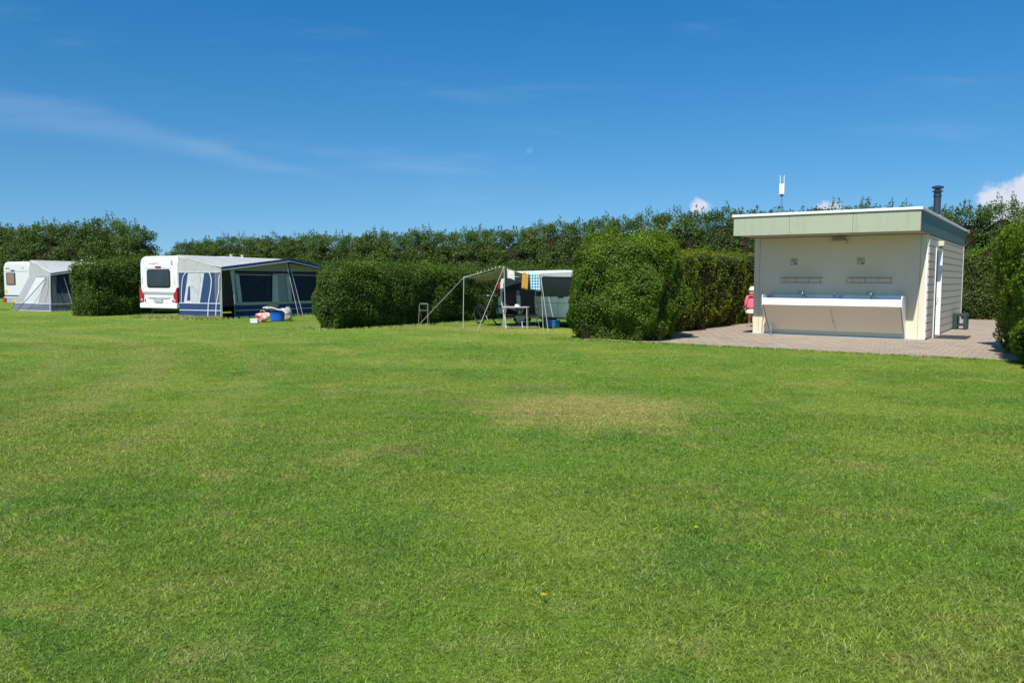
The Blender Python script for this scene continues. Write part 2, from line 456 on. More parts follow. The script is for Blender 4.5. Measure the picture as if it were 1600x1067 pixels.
b.inputs['Roughness'].default_value = .9; b.inputs['Specular IOR Level'].default_value = .1
bp = nd(n, 'ShaderNodeBump', ins={'Strength': .8, 'Distance': 0.03}); l.new(n1.outputs[0], bp.inputs['Height']); l.new(bp.outputs[0], b.inputs['Normal'])
M['lawn'] = m
m, n, l, b = base_mat('grass_blades')
gg = nd(n, 'ShaderNodeGroup'); gg.node_tree = LG
at = nd(n, 'ShaderNodeAttribute', attribute_name='tint')
cr = nd(n, 'ShaderNodeValToRGB'); l.new(at.outputs['Fac'], cr.inputs[0])
cr.color_ramp.elements[0].color = (0.36, 0.42, 0.35, 1); cr.color_ramp.elements[1].color = (2.3, 2.0, 2.0, 1)
e = cr.color_ramp.elements.new(.55); e.color = (1.05, 1.08, 1.0, 1)
e = cr.color_ramp.elements.new(.82); e.color = (1.55, 1.5, 1.35, 1)
mm = nd(n, 'ShaderNodeMix', data_type='RGBA', blend_type='MULTIPLY', ins={0: 1.0})
l.new(gg.outputs[0], mm.inputs[6]); l.new(cr.outputs[0], mm.inputs[7])
straw = nd(n, 'ShaderNodeMix', data_type='RGBA')
l.new(mth(n, l, 'GREATER_THAN', at.outputs['Fac'], .965), straw.inputs[0]); l.new(mm.outputs[2], straw.inputs[6]); straw.inputs[7].default_value = (0.42, 0.42, 0.20, 1)
l.new(straw.outputs[2], b.inputs['Base Color'])
b.inputs['Roughness'].default_value = .5; b.inputs['Specular IOR Level'].default_value = .35
tr = nd(n, 'ShaderNodeBsdfTranslucent'); l.new(straw.outputs[2], tr.inputs[0])
ms = nd(n, 'ShaderNodeMixShader', ins={0: .35}); l.new(b.outputs[0], ms.inputs[1]); l.new(tr.outputs[0], ms.inputs[2]); l.new(ms.outputs[0], n['Material Output'].inputs[0])
M['blades'] = m
# ---- concrete pavers
m, n, l, b = base_mat('pavers')
tc = nd(n, 'ShaderNodeTexCoord')
br = nd(n, 'ShaderNodeTexBrick', ins={'Scale': 1.0, 'Mortar Size': 0.011, 'Mortar Smooth': .3, 'Bias': -.2, 'Brick Width': .30, 'Row Height': .30})
br.offset = 0.5
br.inputs['Color1'].default_value = (0.42, 0.325, 0.235, 1); br.inputs['Color2'].default_value = (0.31, 0.25, 0.19, 1); br.inputs['Mortar'].default_value = (0.12, 0.115, 0.085, 1)
l.new(tc.outputs['Object'], br.inputs['Vector'])
nz = nd(n, 'ShaderNodeTexNoise', ins={'Scale': 1.1, 'Detail': 6.0, 'Roughness': .65}); l.new(tc.outputs['Object'], nz.inputs['Vector'])
mx = nd(n, 'ShaderNodeMix', data_type='RGBA'); l.new(mth(n, l, 'MULTIPLY', smooth(n, l, nz.outputs[0], .4, .7), .5), mx.inputs[0])
l.new(br.outputs[0], mx.inputs[6]); mx.inputs[7].default_value = (0.43, 0.35, 0.265, 1)
nz2 = nd(n, 'ShaderNodeTexNoise', ins={'Scale': 45.0, 'Detail': 4.0}); l.new(tc.outputs['Object'], nz2.inputs['Vector'])
mx2 = nd(n, 'ShaderNodeMix', data_type='RGBA', blend_type='MULTIPLY', ins={0: .5}); l.new(mx.outputs[2], mx2.inputs[6]); l.new(mth(n, l, 'ADD', nz2.outputs[0], .5), mx2.inputs[7])
l.new(mx2.outputs[2], b.inputs['Base Color']); b.inputs['Roughness'].default_value = .85
bp = nd(n, 'ShaderNodeBump', ins={'Strength': .6, 'Distance': .006}); bp.invert = True; l.new(br.outputs['Fac'], bp.inputs['Height']); l.new(bp.outputs[0], b.inputs['Normal'])
M['pavers'] = m


# ------------------------------------------------------------------ builders
def link(o, parent=None):
    scene.collection.objects.link(o)
    if parent is not None:
        o.parent = parent
    return o


def tag(o, label=None, cat=None, group=None, kind=None):
    if label: o['label'] = label
    if cat: o['category'] = cat
    if group: o['group'] = group
    if kind: o['kind'] = kind
    return o


def empty(name, loc=(0, 0, 0), rz=0.0, label=None, cat=None, group=None):
    o = bpy.data.objects.new(name, None)
    o.empty_display_size = 0.3
    link(o)
    o.location = loc
    o.rotation_euler = (0, 0, rz)
    return tag(o, label, cat, group)


class MB:
    def __init__(s):
        s.v, s.f = [], []

    def poly(s, pts, flip=False):
        i = len(s.v); s.v += [tuple(p) for p in pts]
        f = list(range(i, i + len(pts)))
        s.f.append(f[::-1] if flip else f)
        return s

    def box(s, x0, x1, y0, y1, z0, z1):
        i = len(s.v)
        s.v += [(x, y, z) for z in (z0, z1) for (x, y) in ((x0, y0), (x1, y0), (x1, y1), (x0, y1))]
        for q in ((3, 2, 1, 0), (4, 5, 6, 7), (0, 1, 5, 4), (1, 2, 6, 5), (2, 3, 7, 6), (3, 0, 4, 7)):
            s.f.append([i + k for k in q])
        return s

    def prism(s, pts, axis, a, b_):
        """extrude polygon pts (2D) along axis between a and b_"""
        i = len(s.v); k = len(pts)
        def mk(p, t):
            return (t, p[0], p[1]) if axis == 'x' else ((p[0], t, p[1]) if axis == 'y' else (p[0], p[1], t))
        s.v += [mk(p, a) for p in pts] + [mk(p, b_) for p in pts]
        s.f.append([i + j for j in range(k)][::-1]); s.f.append([i + k + j for j in range(k)])
        for j in range(k):
            j2 = (j + 1) % k
            s.f.append([i + j, i + j2, i + k + j2, i + k + j])
        return s

    def tube(s, pts, r, seg=8, r2=None, cap=True):
        pts = [Vector(p) for p in pts]
        i0 = len(s.v); n_ = len(pts)
        prev = None
        for k, p in enumerate(pts):
            d = (pts[min(k + 1, n_ - 1)] - pts[max(k - 1, 0)])
            d = d.normalized() if d.length > 0 else Vector((0, 0, 1))
            ref = Vector((0, 0, 1)) if abs(d.z) < .9 else Vector((1, 0, 0))
            a = d.cross(ref).normalized()
            if prev is not None and a.dot(prev) < 0: a = -a
            prev = a
            b_ = d.cross(a).normalized()
            rr = r if r2 is None else r + (r2 - r) * k / (n_ - 1)
            for j in range(seg):
                t = 2 * math.pi * j / seg
                s.v.append(tuple(p + a * math.cos(t) * rr + b_ * math.sin(t) * rr))
        for k in range(n_ - 1):
            for j in range(seg):
                j2 = (j + 1) % seg
                s.f.append([i0 + k * seg + j, i0 + k * seg + j2, i0 + (k + 1) * seg + j2, i0 + (k + 1) * seg + j])
        if cap:
            s.f.append([i0 + j for j in range(seg)][::-1])
            s.f.append([i0 + (n_ - 1) * seg + j for j in range(seg)])
        return s

    def lathe(s, prof, c=(0, 0), seg=20, sx_=1.0, sy_=1.0):
        """prof: (r, z)"""
        i0 = len(s.v)
        for (r_, z) in prof:
            for j in range(seg):
                t = 2 * math.pi * j / seg
                s.v.append((c[0] + r_ * math.cos(t) * sx_, c[1] + r_ * math.sin(t) * sy_, z))
        for k in range(len(prof) - 1):
            for j in range(seg):
                j2 = (j + 1) % seg
                s.f.append([i0 + k * seg + j, i0 + k * seg + j2, i0 + (k + 1) * seg + j2, i0 + (k + 1) * seg + j])
        s.f.append([i0 + j for j in range(seg)][::-1])
        s.f.append([i0 + (len(prof) - 1) * seg + j for j in range(seg)])
        return s

    def grid(s, fn, nu, nv):
        i0 = len(s.v)
        for a in range(nu + 1):
            for b_ in range(nv + 1):
                s.v.append(tuple(fn(a / nu, b_ / nv)))
        for a in range(nu):
            for b_ in range(nv):
                k = i0 + a * (nv + 1) + b_
                s.f.append([k, k + 1, k + nv + 2, k + nv + 1])
        return s

    def build(s, name, m_, parent=None, bevel=0.0, seg=2, solid=0.0, smooth_=False, sub=0, recalc=True):
        me = bpy.data.meshes.new(name)
        me.from_pydata(s.v, [], s.f)
        if recalc:
            bm = bmesh.new(); bm.from_mesh(me)
            bmesh.ops.recalc_face_normals(bm, faces=bm.faces)
            bm.to_mesh(me); bm.free()
        me.materials.append(m_)
        o = bpy.data.objects.new(name, me)
        link(o, parent)
        if solid:
            md = o.modifiers.new('thickness', 'SOLIDIFY'); md.thickness = solid; md.offset = 0
        if bevel:
            md = o.modifiers.new('bevel', 'BEVEL'); md.width = bevel; md.segments = seg; md.limit_method = 'ANGLE'; md.angle_limit = R(35)
        if sub:
            md = o.modifiers.new('sub', 'SUBSURF'); md.levels = sub; md.render_levels = sub
        if smooth_:
            me.polygons.foreach_set('use_smooth', [True] * len(me.polygons))
        me.update()
        return o


def np_mesh(name, verts, faces_flat, nper, m_, parent=None, tint=None):
    """verts (N,3), faces_flat int array of polygons with nper verts each"""
    me = bpy.data.meshes.new(name)
    nv = len(verts); nl = len(faces_flat); nf = nl // nper
    me.vertices.add(nv); me.loops.add(nl); me.polygons.add(nf)
    me.vertices.foreach_set('co', verts.astype(np.float32).ravel())
    me.loops.foreach_set('vertex_index', faces_flat.astype(np.int32))
    me.polygons.foreach_set('loop_start', np.arange(0, nl, nper, dtype=np.int32))
    me.update(calc_edges=True)
    if tint is not None:
        at_ = me.attributes.new('tint', 'FLOAT', 'POINT')
        at_.data.foreach_set('value', tint.astype(np.float32))
    me.materials.append(m_)
    o = bpy.data.objects.new(name, me)
    return link(o, parent)


class Lump:
    def __init__(s, seed, n=14, f0=.8, f1=5.0):
        g = np.random.default_rng(seed)
        k = g.normal(size=(n, 3)); k /= np.linalg.norm(k, axis=1)[:, None]
        fr = f0 * (f1 / f0) ** g.random(n)
        s.k = k * fr[:, None] * 2; s.a = (f0 / fr) ** .6; s.p = g.random(n) * 6.28
        s.a /= np.sqrt((s.a ** 2).sum() / 2)

    def __call__(s, P):
        return (np.sin(P @ s.k.T + s.p) * s.a).sum(1)


def leaves_mesh(name, P, Nn, size, m_, parent, g, up=.25, jit=.75, aspect=.55, tint=None):
    n_ = len(P)
    nn = Nn + g.normal(size=(n_, 3)) * jit + np.array([0, 0, up])
    nn /= np.linalg.norm(nn, axis=1)[:, None]
    a = g.normal(size=(n_, 3)); a -= (a * nn).sum(1)[:, None] * nn
    a /= np.linalg.norm(a, axis=1)[:, None]
    b_ = np.cross(nn, a)
    sz = size * (0.6 + .8 * g.random(n_))[:, None]
    fold = sz * .18 * nn
    v = np.stack([P - a * sz * .5, P + b_ * sz * aspect * .5 + fold, P + a * sz * .5, P - b_ * sz * aspect * .5 + fold], 1)
    t = g.random(n_) if tint is None else tint
    idx = np.arange(n_ * 4).reshape(n_, 4)
    fl = np.concatenate([idx[:, [0, 1, 2]], idx[:, [0, 2, 3]]], 1).ravel()
    return np_mesh(name, v.reshape(-1, 3), fl, 3, m_, parent, np.repeat(t, 4))


def round_box(P, L_, W_, H_, r):
    """pull points of a box surface onto a rounded box; box spans x -W/2..W/2, y 0..L, z 0..H"""
    lo = np.array([-W_ / 2 + r, r, -r]); hi = np.array([W_ / 2 - r, L_ - r, H_ - r])
    q = np.clip(P, lo, hi)
    d = P - q
    ln = np.linalg.norm(d, axis=1)[:, None] + 1e-9
    return q + d / ln * r, d / ln


def sample_box(g, n_, L_, W_, H_, back=.35):
    areas = np.array([W_ * H_, W_ * H_ * back, L_ * H_, L_ * H_, W_ * L_ * 1.15])
    c = g.choice(5, n_, p=areas / areas.sum())
    a, b_ = g.random(n_), g.random(n_)
    P = np.zeros((n_, 3))
    k = c == 0; P[k] = np.c_[(a[k] - .5) * W_, np.zeros(k.sum()), b_[k] * H_]
    k = c == 1; P[k] = np.c_[(a[k] - .5) * W_, np.full(k.sum(), L_), b_[k] * H_]
    k = c == 2; P[k] = np.c_[np.full(k.sum(), -W_ / 2), a[k] * L_, b_[k] * H_]
    k = c == 3; P[k] = np.c_[np.full(k.sum(), W_ / 2), a[k] * L_, b_[k] * H_]
    k = c == 4; P[k] = np.c_[(a[k] - .5) * W_, b_[k] * L_, np.full(k.sum(), H_)]
    return P, c


def hedge(label, X, Y, rot, L_, W_, H_, leafm, leaf, dens, seed, r=.3, lump=.09, shoots=.10, under=.22, grow=None, cat='hedge', near=None, streak=False):
    """hedge whose near end is centred on grid (X, Y), running back along local y"""
    g = np.random.default_rng(seed)
    o = empty('hedge', W(X, Y), -YAW + rot, label, cat)
    area = 2 * W_ * H_ + 2 * L_ * H_ + W_ * L_
    n_ = int(area * dens)
    P, c = sample_box(g, n_, L_, W_, H_)
    if near:                                             # thin the far stretch out
        keep = g.random(n_) < np.clip(near / (P[:, 1] + near * .5), .3, 1)
        P, c = P[keep], c[keep]; n_ = len(P)
    Q, Nn = round_box(P, L_, W_, H_, r)
    lf = Lump(seed + 1, 16, .9, 5.5)
    lf2 = Lump(seed + 2, 10, 4.0, 14.0)
    d = lf(Q) * lump + lf2(Q) * lump * .35
    hz = Q[:, 2] / H_
    d -= under * np.clip(1 - hz * 3.2, 0, 1) ** 1.3       # clipped in towards the foot
    depth = g.exponential(.055, n_) - .03
    Q2 = Q + Nn * (d - depth)[:, None]
    if grow is not None:
        Q2[:, 2] += grow(Q2[:, 0], Q2[:, 1]) * np.clip(hz - .4, 0, 1) / .6
    top = (Nn[:, 2] > .6)
    sh = top & (g.random(n_) < .22)                       # soft upright new growth
    Q2[sh, 2] += np.minimum(g.exponential(shoots, sh.sum()), shoots * 2.4)
    if streak:
        Q2[:, 1] += 0.0
    Q2[:, 2] = np.maximum(Q2[:, 2], .02 + g.random(n_) * .05)
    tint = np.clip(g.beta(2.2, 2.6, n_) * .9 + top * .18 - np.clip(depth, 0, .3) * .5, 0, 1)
    rare = g.random(n_) < .004; tint[rare] = 1.0
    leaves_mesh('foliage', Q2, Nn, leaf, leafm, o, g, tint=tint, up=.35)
    # stems at the foot
    ms_ = MB()
    for k in range(int(9 * (W_ + min(L_, 9) * 2))):
        u = g.random() * (W_ + 2 * min(L_, 9))
        if u < W_: px_, py_ = u - W_ / 2, under + .10 + g.random() * .25
        elif u < W_ + min(L_, 9): px_, py_ = W_ / 2 - under - .10 - g.random() * .25, u - W_
        else: px_, py_ = -W_ / 2 + under + .10 + g.random() * .25, u - W_ - min(L_, 9)
        a_ = g.random() * 6.28; q_ = .05 + .16 * g.random()
        ms_.tube([(px_, py_, -.02), (px_ + math.cos(a_) * q_ * .5, py_ + math.sin(a_) * q_ * .5, .25), (px_ + math.cos(a_) * q_, py_ + math.sin(a_) * q_, .55)], .012 + .012 * g.random(), 5, .006)
    # solid dark core added inside the foliage, its shade put into the colour
    lf_c = lf
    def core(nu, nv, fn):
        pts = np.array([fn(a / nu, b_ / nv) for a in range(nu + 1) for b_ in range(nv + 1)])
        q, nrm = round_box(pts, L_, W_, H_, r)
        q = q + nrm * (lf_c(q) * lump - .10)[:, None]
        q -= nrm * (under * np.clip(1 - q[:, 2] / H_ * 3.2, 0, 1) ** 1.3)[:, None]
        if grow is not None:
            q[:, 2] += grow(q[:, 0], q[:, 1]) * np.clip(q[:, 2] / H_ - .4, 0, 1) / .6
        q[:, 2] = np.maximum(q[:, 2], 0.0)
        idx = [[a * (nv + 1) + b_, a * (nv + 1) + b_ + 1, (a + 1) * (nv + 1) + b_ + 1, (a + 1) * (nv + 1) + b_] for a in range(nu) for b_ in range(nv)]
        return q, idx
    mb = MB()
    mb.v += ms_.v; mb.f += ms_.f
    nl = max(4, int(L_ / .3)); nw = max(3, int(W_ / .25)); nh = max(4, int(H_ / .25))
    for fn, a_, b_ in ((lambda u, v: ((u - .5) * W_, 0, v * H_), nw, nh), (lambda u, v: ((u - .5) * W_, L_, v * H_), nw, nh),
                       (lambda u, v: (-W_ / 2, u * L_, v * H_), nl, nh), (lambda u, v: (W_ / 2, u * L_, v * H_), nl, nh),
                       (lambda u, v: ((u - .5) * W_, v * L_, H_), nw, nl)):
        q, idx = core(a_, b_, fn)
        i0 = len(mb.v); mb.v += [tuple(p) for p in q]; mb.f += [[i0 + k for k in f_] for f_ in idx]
    mb.build('dark_core', M['twig_core'], o, recalc=False)
    return o


# ------------------------------------------------------------------ ground
mb = MB()
mb.grid(lambda u, v: (-400 + 800 * u, -60 + 800 * v, 0), 8, 8)
tag(mb.build('lawn_ground', M['lawn'], recalc=False), kind='structure')
pv = bpy.data.objects.new('paving', None)
bpy.data.objects.remove(pv)
mb = MB().box(-7.2, 6.0, -5.05, 13.95, -.2, .006)
o = mb.build('paving', M['pavers']); o.location = W(0, 0); o.rotation_euler = (0, 0, -YAW); tag(o, kind='structure')

# ------------------------------------------------------------------ grass
def in_paving(x, y):
    dx, dy = x - CX, y - CY
    X = dx * CO - dy * SI; Y = dx * SI + dy * CO
    return (X > -7.2) & (X < 6) & (Y > -5.03) & (Y < 13.9)


def make_grass():
    g = np.random.default_rng(3)
    # radial sampling with density falling with distance
    bands = [(2.2, 3.2, 18000, 1.0), (3.2, 4.4, 15000, 1.05), (4.4, 6.0, 12000, 1.15), (6.0, 7.4, 9600, 1.3), (7.4, 9.0, 7600, 1.4), (9.0, 11.0, 6200, 1.6), (11.0, 13.5, 3800, 1.9), (13.5, 19.0, 1600, 2.4), (19.0, 34.0, 330, 3.6)]
    VV, TT, FF = [], [], []
    base = 0
    lum = Lump(5, 12, .6, 5.0)
    for (r0, r1, dens, ws) in bands:
        half = .80 if r0 < 10 else .74
        area = half * (r1 ** 2 - r0 ** 2)
        n_ = int(area * dens)
        d = np.sqrt(g.random(n_) * (r1 ** 2 - r0 ** 2) + r0 ** 2)
        th = (g.random(n_) * 2 - 1)
        x = th * half * d; y = d
        k = ~in_paving(x, y); x, y, d = x[k], y[k], d[k]; n_ = len(x)
        P0 = np.c_[x, y, np.zeros(n_)]
        lm = lum(P0 * np.array([1, 1, 0]))
        cl = np.clip(.5 + .22 * lum(P0 * 7.0), 0, 1)               # small tufts
        h = (.009 + .015 * g.random(n_) ** 1.3) * (1 + .25 * np.clip(lm, -1.5, 1.5)) * (.65 + .8 * cl) * (1 + .04 * (ws - 1))
        w = (.0011 + .0013 * g.random(n_)) * ws
        ang = g.random(n_) * 6.283; lean = .35 + 1.7 * g.random(n_) ** .7
        dirx, diry = np.cos(ang), np.sin(ang)
        fa = g.random(n_) * 6.283
        wx, wy = np.cos(fa) * w, np.sin(fa) * w
        z0 = np.zeros(n_)
        mid = np.c_[x + dirx * h * lean * .35, y + diry * h * lean * .35, h * .62]
        tip = np.c_[x + dirx * h * lean * 1.1, y + diry * h * lean * 1.1, h * (1.02 - .30 * lean * g.random(n_))]
        v = np.stack([np.c_[x - wx, y - wy, z0], np.c_[x + wx, y + wy, z0], mid + np.c_[wx * .8, wy * .8, z0], mid - np.c_[wx * .8, wy * .8, z0], tip], 1)
        nvb = 5
        if r0 >= 9:
            v = v[:, [0, 1, 4]]; nvb = 3
        idx = base + np.arange(n_ * nvb).reshape(n_, nvb)
        FF.append((np.concatenate([idx[:, [0, 1, 2]], idx[:, [0, 2, 3]], idx[:, [3, 2, 4]]], 1) if nvb == 5 else idx).ravel())
        VV.append(v.reshape(-1, 3)); base += n_ * nvb
        t = np.clip(.5 + .23 * g.normal(size=n_) + .14 * (cl - .5), 0, .96)
        t[g.random(n_) < .035] = .98
        TT.append(np.repeat(t, nvb))
    # clover and broad weeds between the blades
    ncl = 9000
    d = 2.3 + 7 * g.random(ncl) ** .8; x = (g.random(ncl) * 2 - 1) * .8 * d; y = d
    keep = lum(np.c_[x, y, np.zeros(ncl)] * 1.7 + 9) > 2.6
    x, y = x[keep], y[keep]
    for k in range(3):
        n_ = len(x)
        a0 = g.random(n_) * 6.28; s_ = .006 + .007 * g.random(n_)
        cx_ = x + np.cos(a0) * s_; cy_ = y + np.sin(a0) * s_; z = .018 + .02 * g.random(n_)
        v = np.stack([np.c_[cx_ - s_, cy_, z], np.c_[cx_, cy_ - s_, z + .002], np.c_[cx_ + s_, cy_, z + .004], np.c_[cx_, cy_ + s_, z + .002]], 1)
        idx = base + np.arange(n_ * 4).reshape(n_, 4)
        FF.append(np.concatenate([idx[:, [0, 1, 2]], idx[:, [0, 2, 3]]], 1).ravel()); VV.append(v.reshape(-1, 3)); base += n_ * 4
        TT.append(np.repeat(np.clip(.35 + .2 * g.random(n_), 0, 1), 4))
    # long unmown fringe along hedges, awnings and the paving edge
    def fringe(a, b_, n_, hh, spread):
        nonlocal base
        t_ = g.random(n_); A, B_ = np.array(a[:2]), np.array(b_[:2])
        p = A + (B_ - A) * t_[:, None] + g.normal(size=(n_, 2)) * spread
        x, y = p[:, 0], p[:, 1]
        h = hh * (.35 + .9 * g.random(n_)); w = .008 + .006 * g.random(n_)
        an = g.random(n_) * 6.283
        v = np.stack([np.c_[x - w, y, np.zeros(n_)], np.c_[x + w, y, np.zeros(n_)], np.c_[x + np.cos(an) * h * .5, y + np.sin(an) * h * .5, h]], 1)
        idx = base + np.arange(n_ * 3).reshape(n_, 3)
        FF.append(idx.ravel()); VV.append(v.reshape(-1, 3)); base += n_ * 3
        tt = np.clip(.45 + .2 * g.normal(size=n_), 0, .96); tt[g.random(n_) < .05] = .98
        TT.append(np.repeat(tt, 3))
    fringe(W(-15.1, -6.3), W(-16.7, -6.2), 260, .07, .12)
    fringe(W(-14.9, -6), W(-14.7, 3), 700, .07, .10)
    fringe((-14.6, 31.2), (-12.3, 30.2), 1300, .17, .16)
    fringe((-12.6, 30.1), (-10.9, 29.9), 1500, .15, .10)
    fringe((-10.8, 30.2), (-8.2, 34.0), 500, .10, .12)
    fringe((-25, 38.6), (-23.6, 37.9), 300, .10, .12)
    fringe(W(-7.1, -5.06), W(2.6, -5.06), 2200, .045, .03)
    fringe(W(-7.9, -5.3), W(-5.4, -5.3), 300, .06, .10)
    verts = np.concatenate(VV); fl = np.concatenate(FF); tt = np.concatenate(TT)
    o_ = np_mesh('grass', verts, fl, 3, M['blades'], None, tt)
    tag(o_, 'short mown green lawn grass with dry straw coloured patches', 'grass', kind='stuff')


make_grass()


def dandelion(x, y, label):
    o_ = empty('dandelion', (x, y, 0), 0, label, 'flower')
    g = np.random.default_rng(int(x * 100) + 5)
    mb_ = MB().tube([(0, 0, 0), (.004, 0, .025), (.002, .003, .047)], .0016, 5)
    mb_.build('stem', M['leaf_privet'], o_)
    mb_ = MB()
    for k in range(46):
        a = g.random() * 6.28; rr = .006 + .012 * g.random(); z = .047 + .006 * g.random()
        ca, sa = math.cos(a), math.sin(a)
        mb_.poly([(sa * .0015, -ca * .0015, z), (ca * rr + sa * .002, sa * rr - ca * .002, z + .003), (ca * rr - sa * .002, sa * rr + ca * .002, z + .003), (-sa * .0015, ca * .0015, z)])
    mb_.build('petals', M['flower'], o_)


dandelion(0.15, 3.60, 'small yellow dandelion flower in the grass nearest the bottom edge')
dandelion(1.09, 4.62, 'small yellow dandelion flower further back in the grass, right of the middle')

# ------------------------------------------------------------------ wash house
BX = W(0, 0)
hut = empty('wash_house', BX, -YAW, 'cream wash house with flat pale green roof edge and clad side, standing on the paving', 'building')
WD, DP = 4.43, 8.2
FB, FT, OV = 2.71, 3.27, 1.66
# front wall panels (butted)
mb = MB().box(-WD, 0, 0, .12, .02, FB)
mb.build('front_wall', M['cream'], hut)
for x in (-4.28, -.17):
    MB().box(x - .004, x + .004, -.003, .01, .03, FB - .01).build('panel_joint', M['joint'], hut)
MB().box(-WD - .004, -WD + .035, -.006, .05, .02, FB - .003).build('corner_trim', M['cream'], hut)
MB().box(-.035, .006, -.006, .05, .02, FB - .003).build('corner_trim', M['white'], hut)
# left, rear and right walls
MB().box(-WD, -WD + .12, .122, DP, 0.0, FB).build('left_wall', M['cream'], hut)
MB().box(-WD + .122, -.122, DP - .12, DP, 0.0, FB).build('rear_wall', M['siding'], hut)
D0, D1, DH = 1.30, 2.45, 2.36


def boards(mb_, y0, y1, zlo, zhi):
    z = .06; pitch = .1975
    while z < FB - .01:
        a, b_ = max(z, zlo), min(z + pitch, zhi, FB - .002)
        if b_ - a > .02:
            mb_.box(.002, .028, y0, y1, a, b_ - .034)
            mb_.v += [(.002, y0, b_ - .0335), (.012, y0, b_ - .0335), (.004, y0, b_ - .001), (.002, y0, b_ - .001), (.002, y1, b_ - .0335), (.012, y1, b_ - .0335), (.004, y1, b_ - .001), (.002, y1, b_ - .001)]
            i = len(mb_.v) - 8
            mb_.f += [[i + 1, i + 5, i + 6, i + 2], [i + 3, i + 2, i + 6, i + 7]]
        z += pitch


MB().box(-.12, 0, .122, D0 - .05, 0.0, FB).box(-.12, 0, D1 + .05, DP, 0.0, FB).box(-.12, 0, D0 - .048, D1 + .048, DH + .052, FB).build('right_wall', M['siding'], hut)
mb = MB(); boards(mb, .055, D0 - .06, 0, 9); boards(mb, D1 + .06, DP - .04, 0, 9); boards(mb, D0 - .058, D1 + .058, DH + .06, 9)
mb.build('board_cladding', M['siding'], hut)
MB().box(.002, .036, DP - .038, DP + .002, 0.04, FB - .004).build('corner_trim', M['white'], hut)
# door in its recess
dr = MB().box(-.115, -.075, D0 + .0, D1 - .0, .03, DH).build('door', M['white'], hut)
MB().box(-.073, -.066, D0 + .10, D0 + .34, .35, DH - .2).build('glass_strip', M['glass'], dr)
MB().tube([(-.075, D1 - .14, 1.05), (-.02, D1 - .14, 1.05), (-.02, D1 - .03, 1.05)], .011, 8).build('handle', M['chrome'], dr)
mb = MB().box(-.118, .055, D1 + .002, D1 + .048, 0.0, DH).box(-.118, .050, D0 - .048, D0 - .002, 0.0, DH).box(-.118, .048, D0 - .048, D1 + .048, DH + .002, DH + .05)
mb.build('door_frame', M['white'], hut)
MB().box(-.118, .03, D0, D1, 0.0, .03).build('door_sill', M['greymetal'], hut)
MB().box(.052, .075, D0 - .046, D0 + .02, .02, DH - .06).build('door_strip', M['darkmetal'], hut)
lp = MB().box(.006, .16, 1.72, 1.98, 2.46, 2.60).build('outdoor_lamp', M['lamp'], hut, bevel=.02)
MB().box(.03, .12, 1.79, 1.91, 2.40, 2.458).build('lamp_sensor', M['greymetal'], lp)
# plinth strip
MB().box(-WD - .02, .02, -.30, -.004, 0.0, .022).build('plinth', M['plinth'], hut)
# roof: fascia boards, soffit, trim, roofing
FA = .03
mb = MB()
x0, x1, y0, y1 = -WD - .06, 0.035, -OV, DP + .10
third = (x1 - x0)
js = [x0, x0 + third * .325, x0 + third * .665, x1]
for a, b_ in zip(js[:-1], js[1:]):
    mb.box(a + .004, b_ - .004, y0, y0 + FA, FB, FT - .07)
mb.build('front_fascia', M['fascia'], hut)
scr = MB().box(x0 + .006, x1 - .006, y0 + FA + .001, y0 + FA + .012, FB + .01, FT - .075)
mb = MB()
for a, b_ in zip(js[:-1], js[1:]):
    for k in range(4):
        for zz in (FB + .035, FT - .11):
            xx = a + .05 + (b_ - a - .1) * k / 3
            scr.box(xx - .009, xx + .009, y0 - .004, y0 - .0005, zz - .009, zz + .009)
scr.build('fascia_backing_screws', M['joint'], hut)  # backing strip with the screw heads added to the same mesh
mb = MB()
ys = [y0 + FA + .002, y0 + 3.3, y0 + 6.6, y1]
for a, b_ in zip(ys[:-1], ys[1:]):
    mb.box(x1 - FA, x1, a + .003, b_ - .003, FB, FT - .07)
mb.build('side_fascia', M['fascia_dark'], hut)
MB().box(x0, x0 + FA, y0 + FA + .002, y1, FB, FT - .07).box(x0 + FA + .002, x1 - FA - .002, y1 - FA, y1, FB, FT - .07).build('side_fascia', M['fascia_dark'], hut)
MB().box(x0 + FA + .003, x1 - FA - .003, y0 + FA + .014, y1 - FA - .003, FB + .012, FB + .03).build('soffit', M['soffit'], hut)
mb = MB().box(x0 - .04, x1 + .04, y0 - .04, y0 + .09, FT - .068, FT).box(x0 - .04, x0 + .09, y0 + .092, y1 + .04, FT - .068, FT - .001).box(x1 - .09, x1 + .04, y0 + .092, y1 + .04, FT - .068, FT - .001).box(x0 + .092, x1 - .092, y1 - .09, y1 + .04, FT - .068, FT - .001)
mb.build('roof_trim', M['cap'], hut, bevel=.008)
MB().box(x0 + .08, x1 - .08, y0 + .08, y1 - .08, FT - .09, FT - .045).build('roofing', M['roofing'], hut)
MB().tube([(x1 - .02, y1 + .05, FT - .05), (x1 + .10, y1 + .10, FT - .05), (x1 + .10, y1 + .12, FT - .14)], .03, 8).build('rain_spout', M['greymetal'], hut)
# lamp under the soffit on the front wall
f = MB().box(-2.36, -1.94, -.16, -.012, 2.50, 2.60).build('wall_lamp', M['lamp'], hut, bevel=.015)
MB().box(-2.30, -2.00, -.11, -.014, 2.602, 2.66).build('lamp_bracket', M['greymetal'], f)
